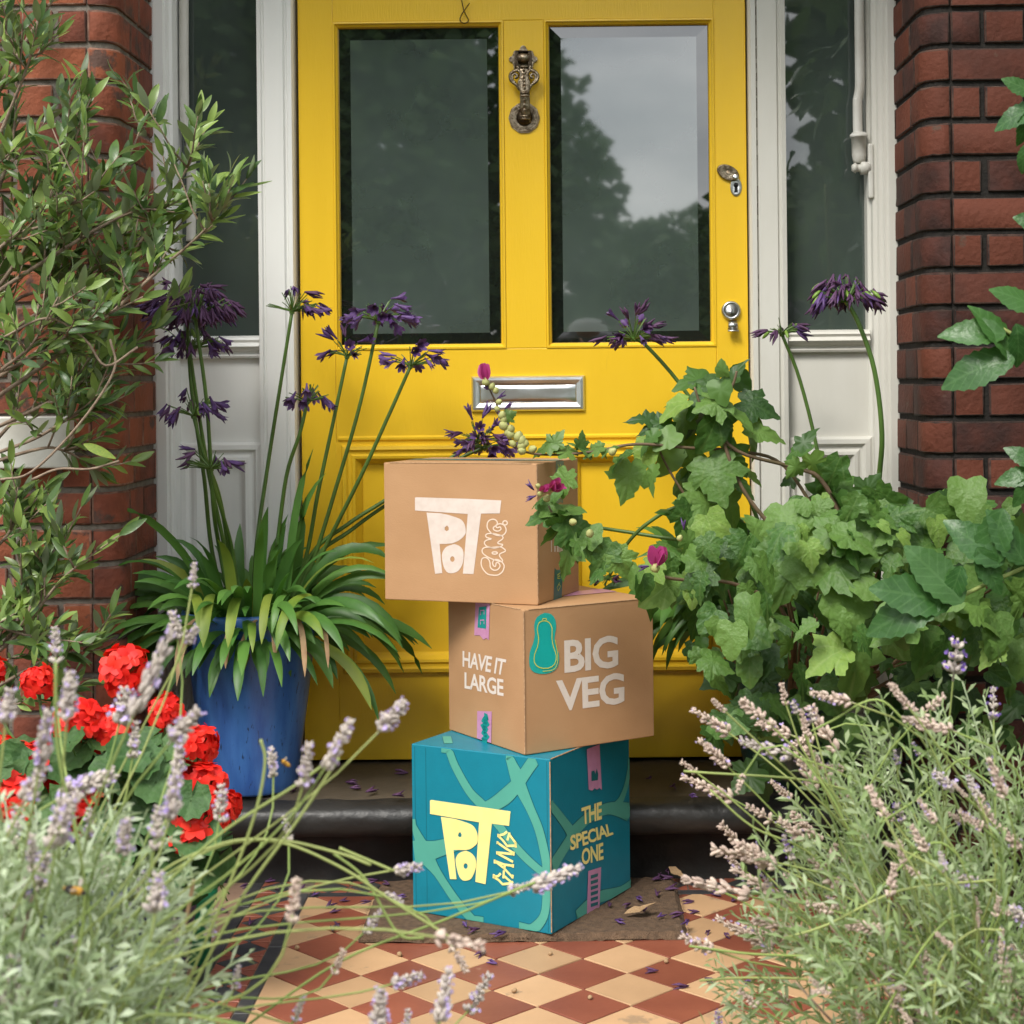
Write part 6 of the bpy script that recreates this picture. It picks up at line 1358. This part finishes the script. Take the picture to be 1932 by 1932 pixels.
ed = [(0, 1), (1, 2), (2, 3), (3, 4), (4, 5), (5, 6), (3, 7), (7, 8), (8, 9), (9, 10), (3, 11), (11, 12), (12, 13), (13, 14), (0, 15), (15, 16), (16, 17), (17, 18), (0, 19), (19, 20), (20, 21), (21, 22)]
skin('body', ch, ed, 'shirt', ph)
for s, bx in ((-1, -.082), (1, .098)):
    hp = [(bx, -.12, .90, .026), (bx * .75, -.095, .925, .024)]; he = [(0, 1)]
    for k in range(4):
        i = len(hp); hp += [(bx * .75 - s * .010, -.075 + .0, .945 - k * .016, .009), (bx * .75 - s * (.024 + .004 * (k % 2)), -.052, .944 - k * .016, .008), (bx * .75 - s * .036, -.048, .942 - k * .016, .007)]; he += [(1, i), (i, i + 1), (i + 1, i + 2)]
    i = len(hp); hp += [(bx * .75 - s * .004, -.112, .958, .010), (bx * .75 - s * .012, -.122, .972, .008)]; he += [(1, i), (i, i + 1)]
    skin('hand', hp, he, 'skin', ph)
hdm = MB(); hdm.lathe([(.001, -.115), (.045, -.10), (.066, -.05), (.076, .0), (.078, .04), (.068, .085), (.04, .11), (.001, .118)], 20, (.10, -.235, 1.085)); hd_ = hdm.build('head', M['skin'], ph, True)
ns = MB(); ns.tube([(.10, -.155, 1.10), (.10, -.140, 1.075), (.10, -.150, 1.062)], [.006, .012, .009], 8); ns.build('nose', M['skin'], hd_, True)
for s in (-1, 1):
    e_ = MB(); e_.lathe([(.001, -.011), (.009, -.006), (.011, 0), (.009, .006), (.001, .011)], 10, (.10 + s * .03, -.163, 1.098)); e_.build('eye', M['fur'], hd_, True)
    e_ = MB(); e_.lathe([(.001, -.03), (.012, -.015), (.016, .01), (.001, .028)], 8, (.10 + s * .078, -.235, 1.085)); e_.build('ear', M['skin'], hd_, True)
MB().tube([(.078, -.160, 1.04), (.10, -.156, 1.037), (.122, -.160, 1.04)], .004, 6).build('mouth', M['gerred'], hd_, True)
cp = MB(); cp.lathe([(.088, 0), (.088, .02), (.078, .055), (.05, .078), (.001, .085)], 22, (.10, -.235, 1.12)); cpo = cp.build('cap', M['cap'], ph, True)
vs = []
for k in range(11): a = math.pi * k / 10; vs += [(.10 + .086 * math.cos(a), -.235 + .086 * math.sin(a), 1.122), (.10 + .080 * math.cos(a), -.235 + .086 * math.sin(a) + .055 * math.sin(a), 1.112)]
bk = MB().add(vs, [(2 * k, 2 * k + 1, 2 * k + 3, 2 * k + 2) for k in range(10)]).build('cap_peak', M['cap'], cpo, True)
cmr = thing('camera_body', 'black camera held up by the crouching person', 'camera', (0, -.09, .90))
MB().box(-.065, .065, -.125, -.075, .895, .975).build('camera_case', M['fur'], cmr, bevel=.008); ln_ = MB(); ln_.lathe([(.034, 0), (.036, .01), (.034, .045), (.030, .05)], 24, M=Matrix.Translation((0, -.075, .94)) @ Matrix.Rotation(-math.pi / 2, 4, 'X')); ln_.build('lens_barrel', M['fur'], cmr, True)
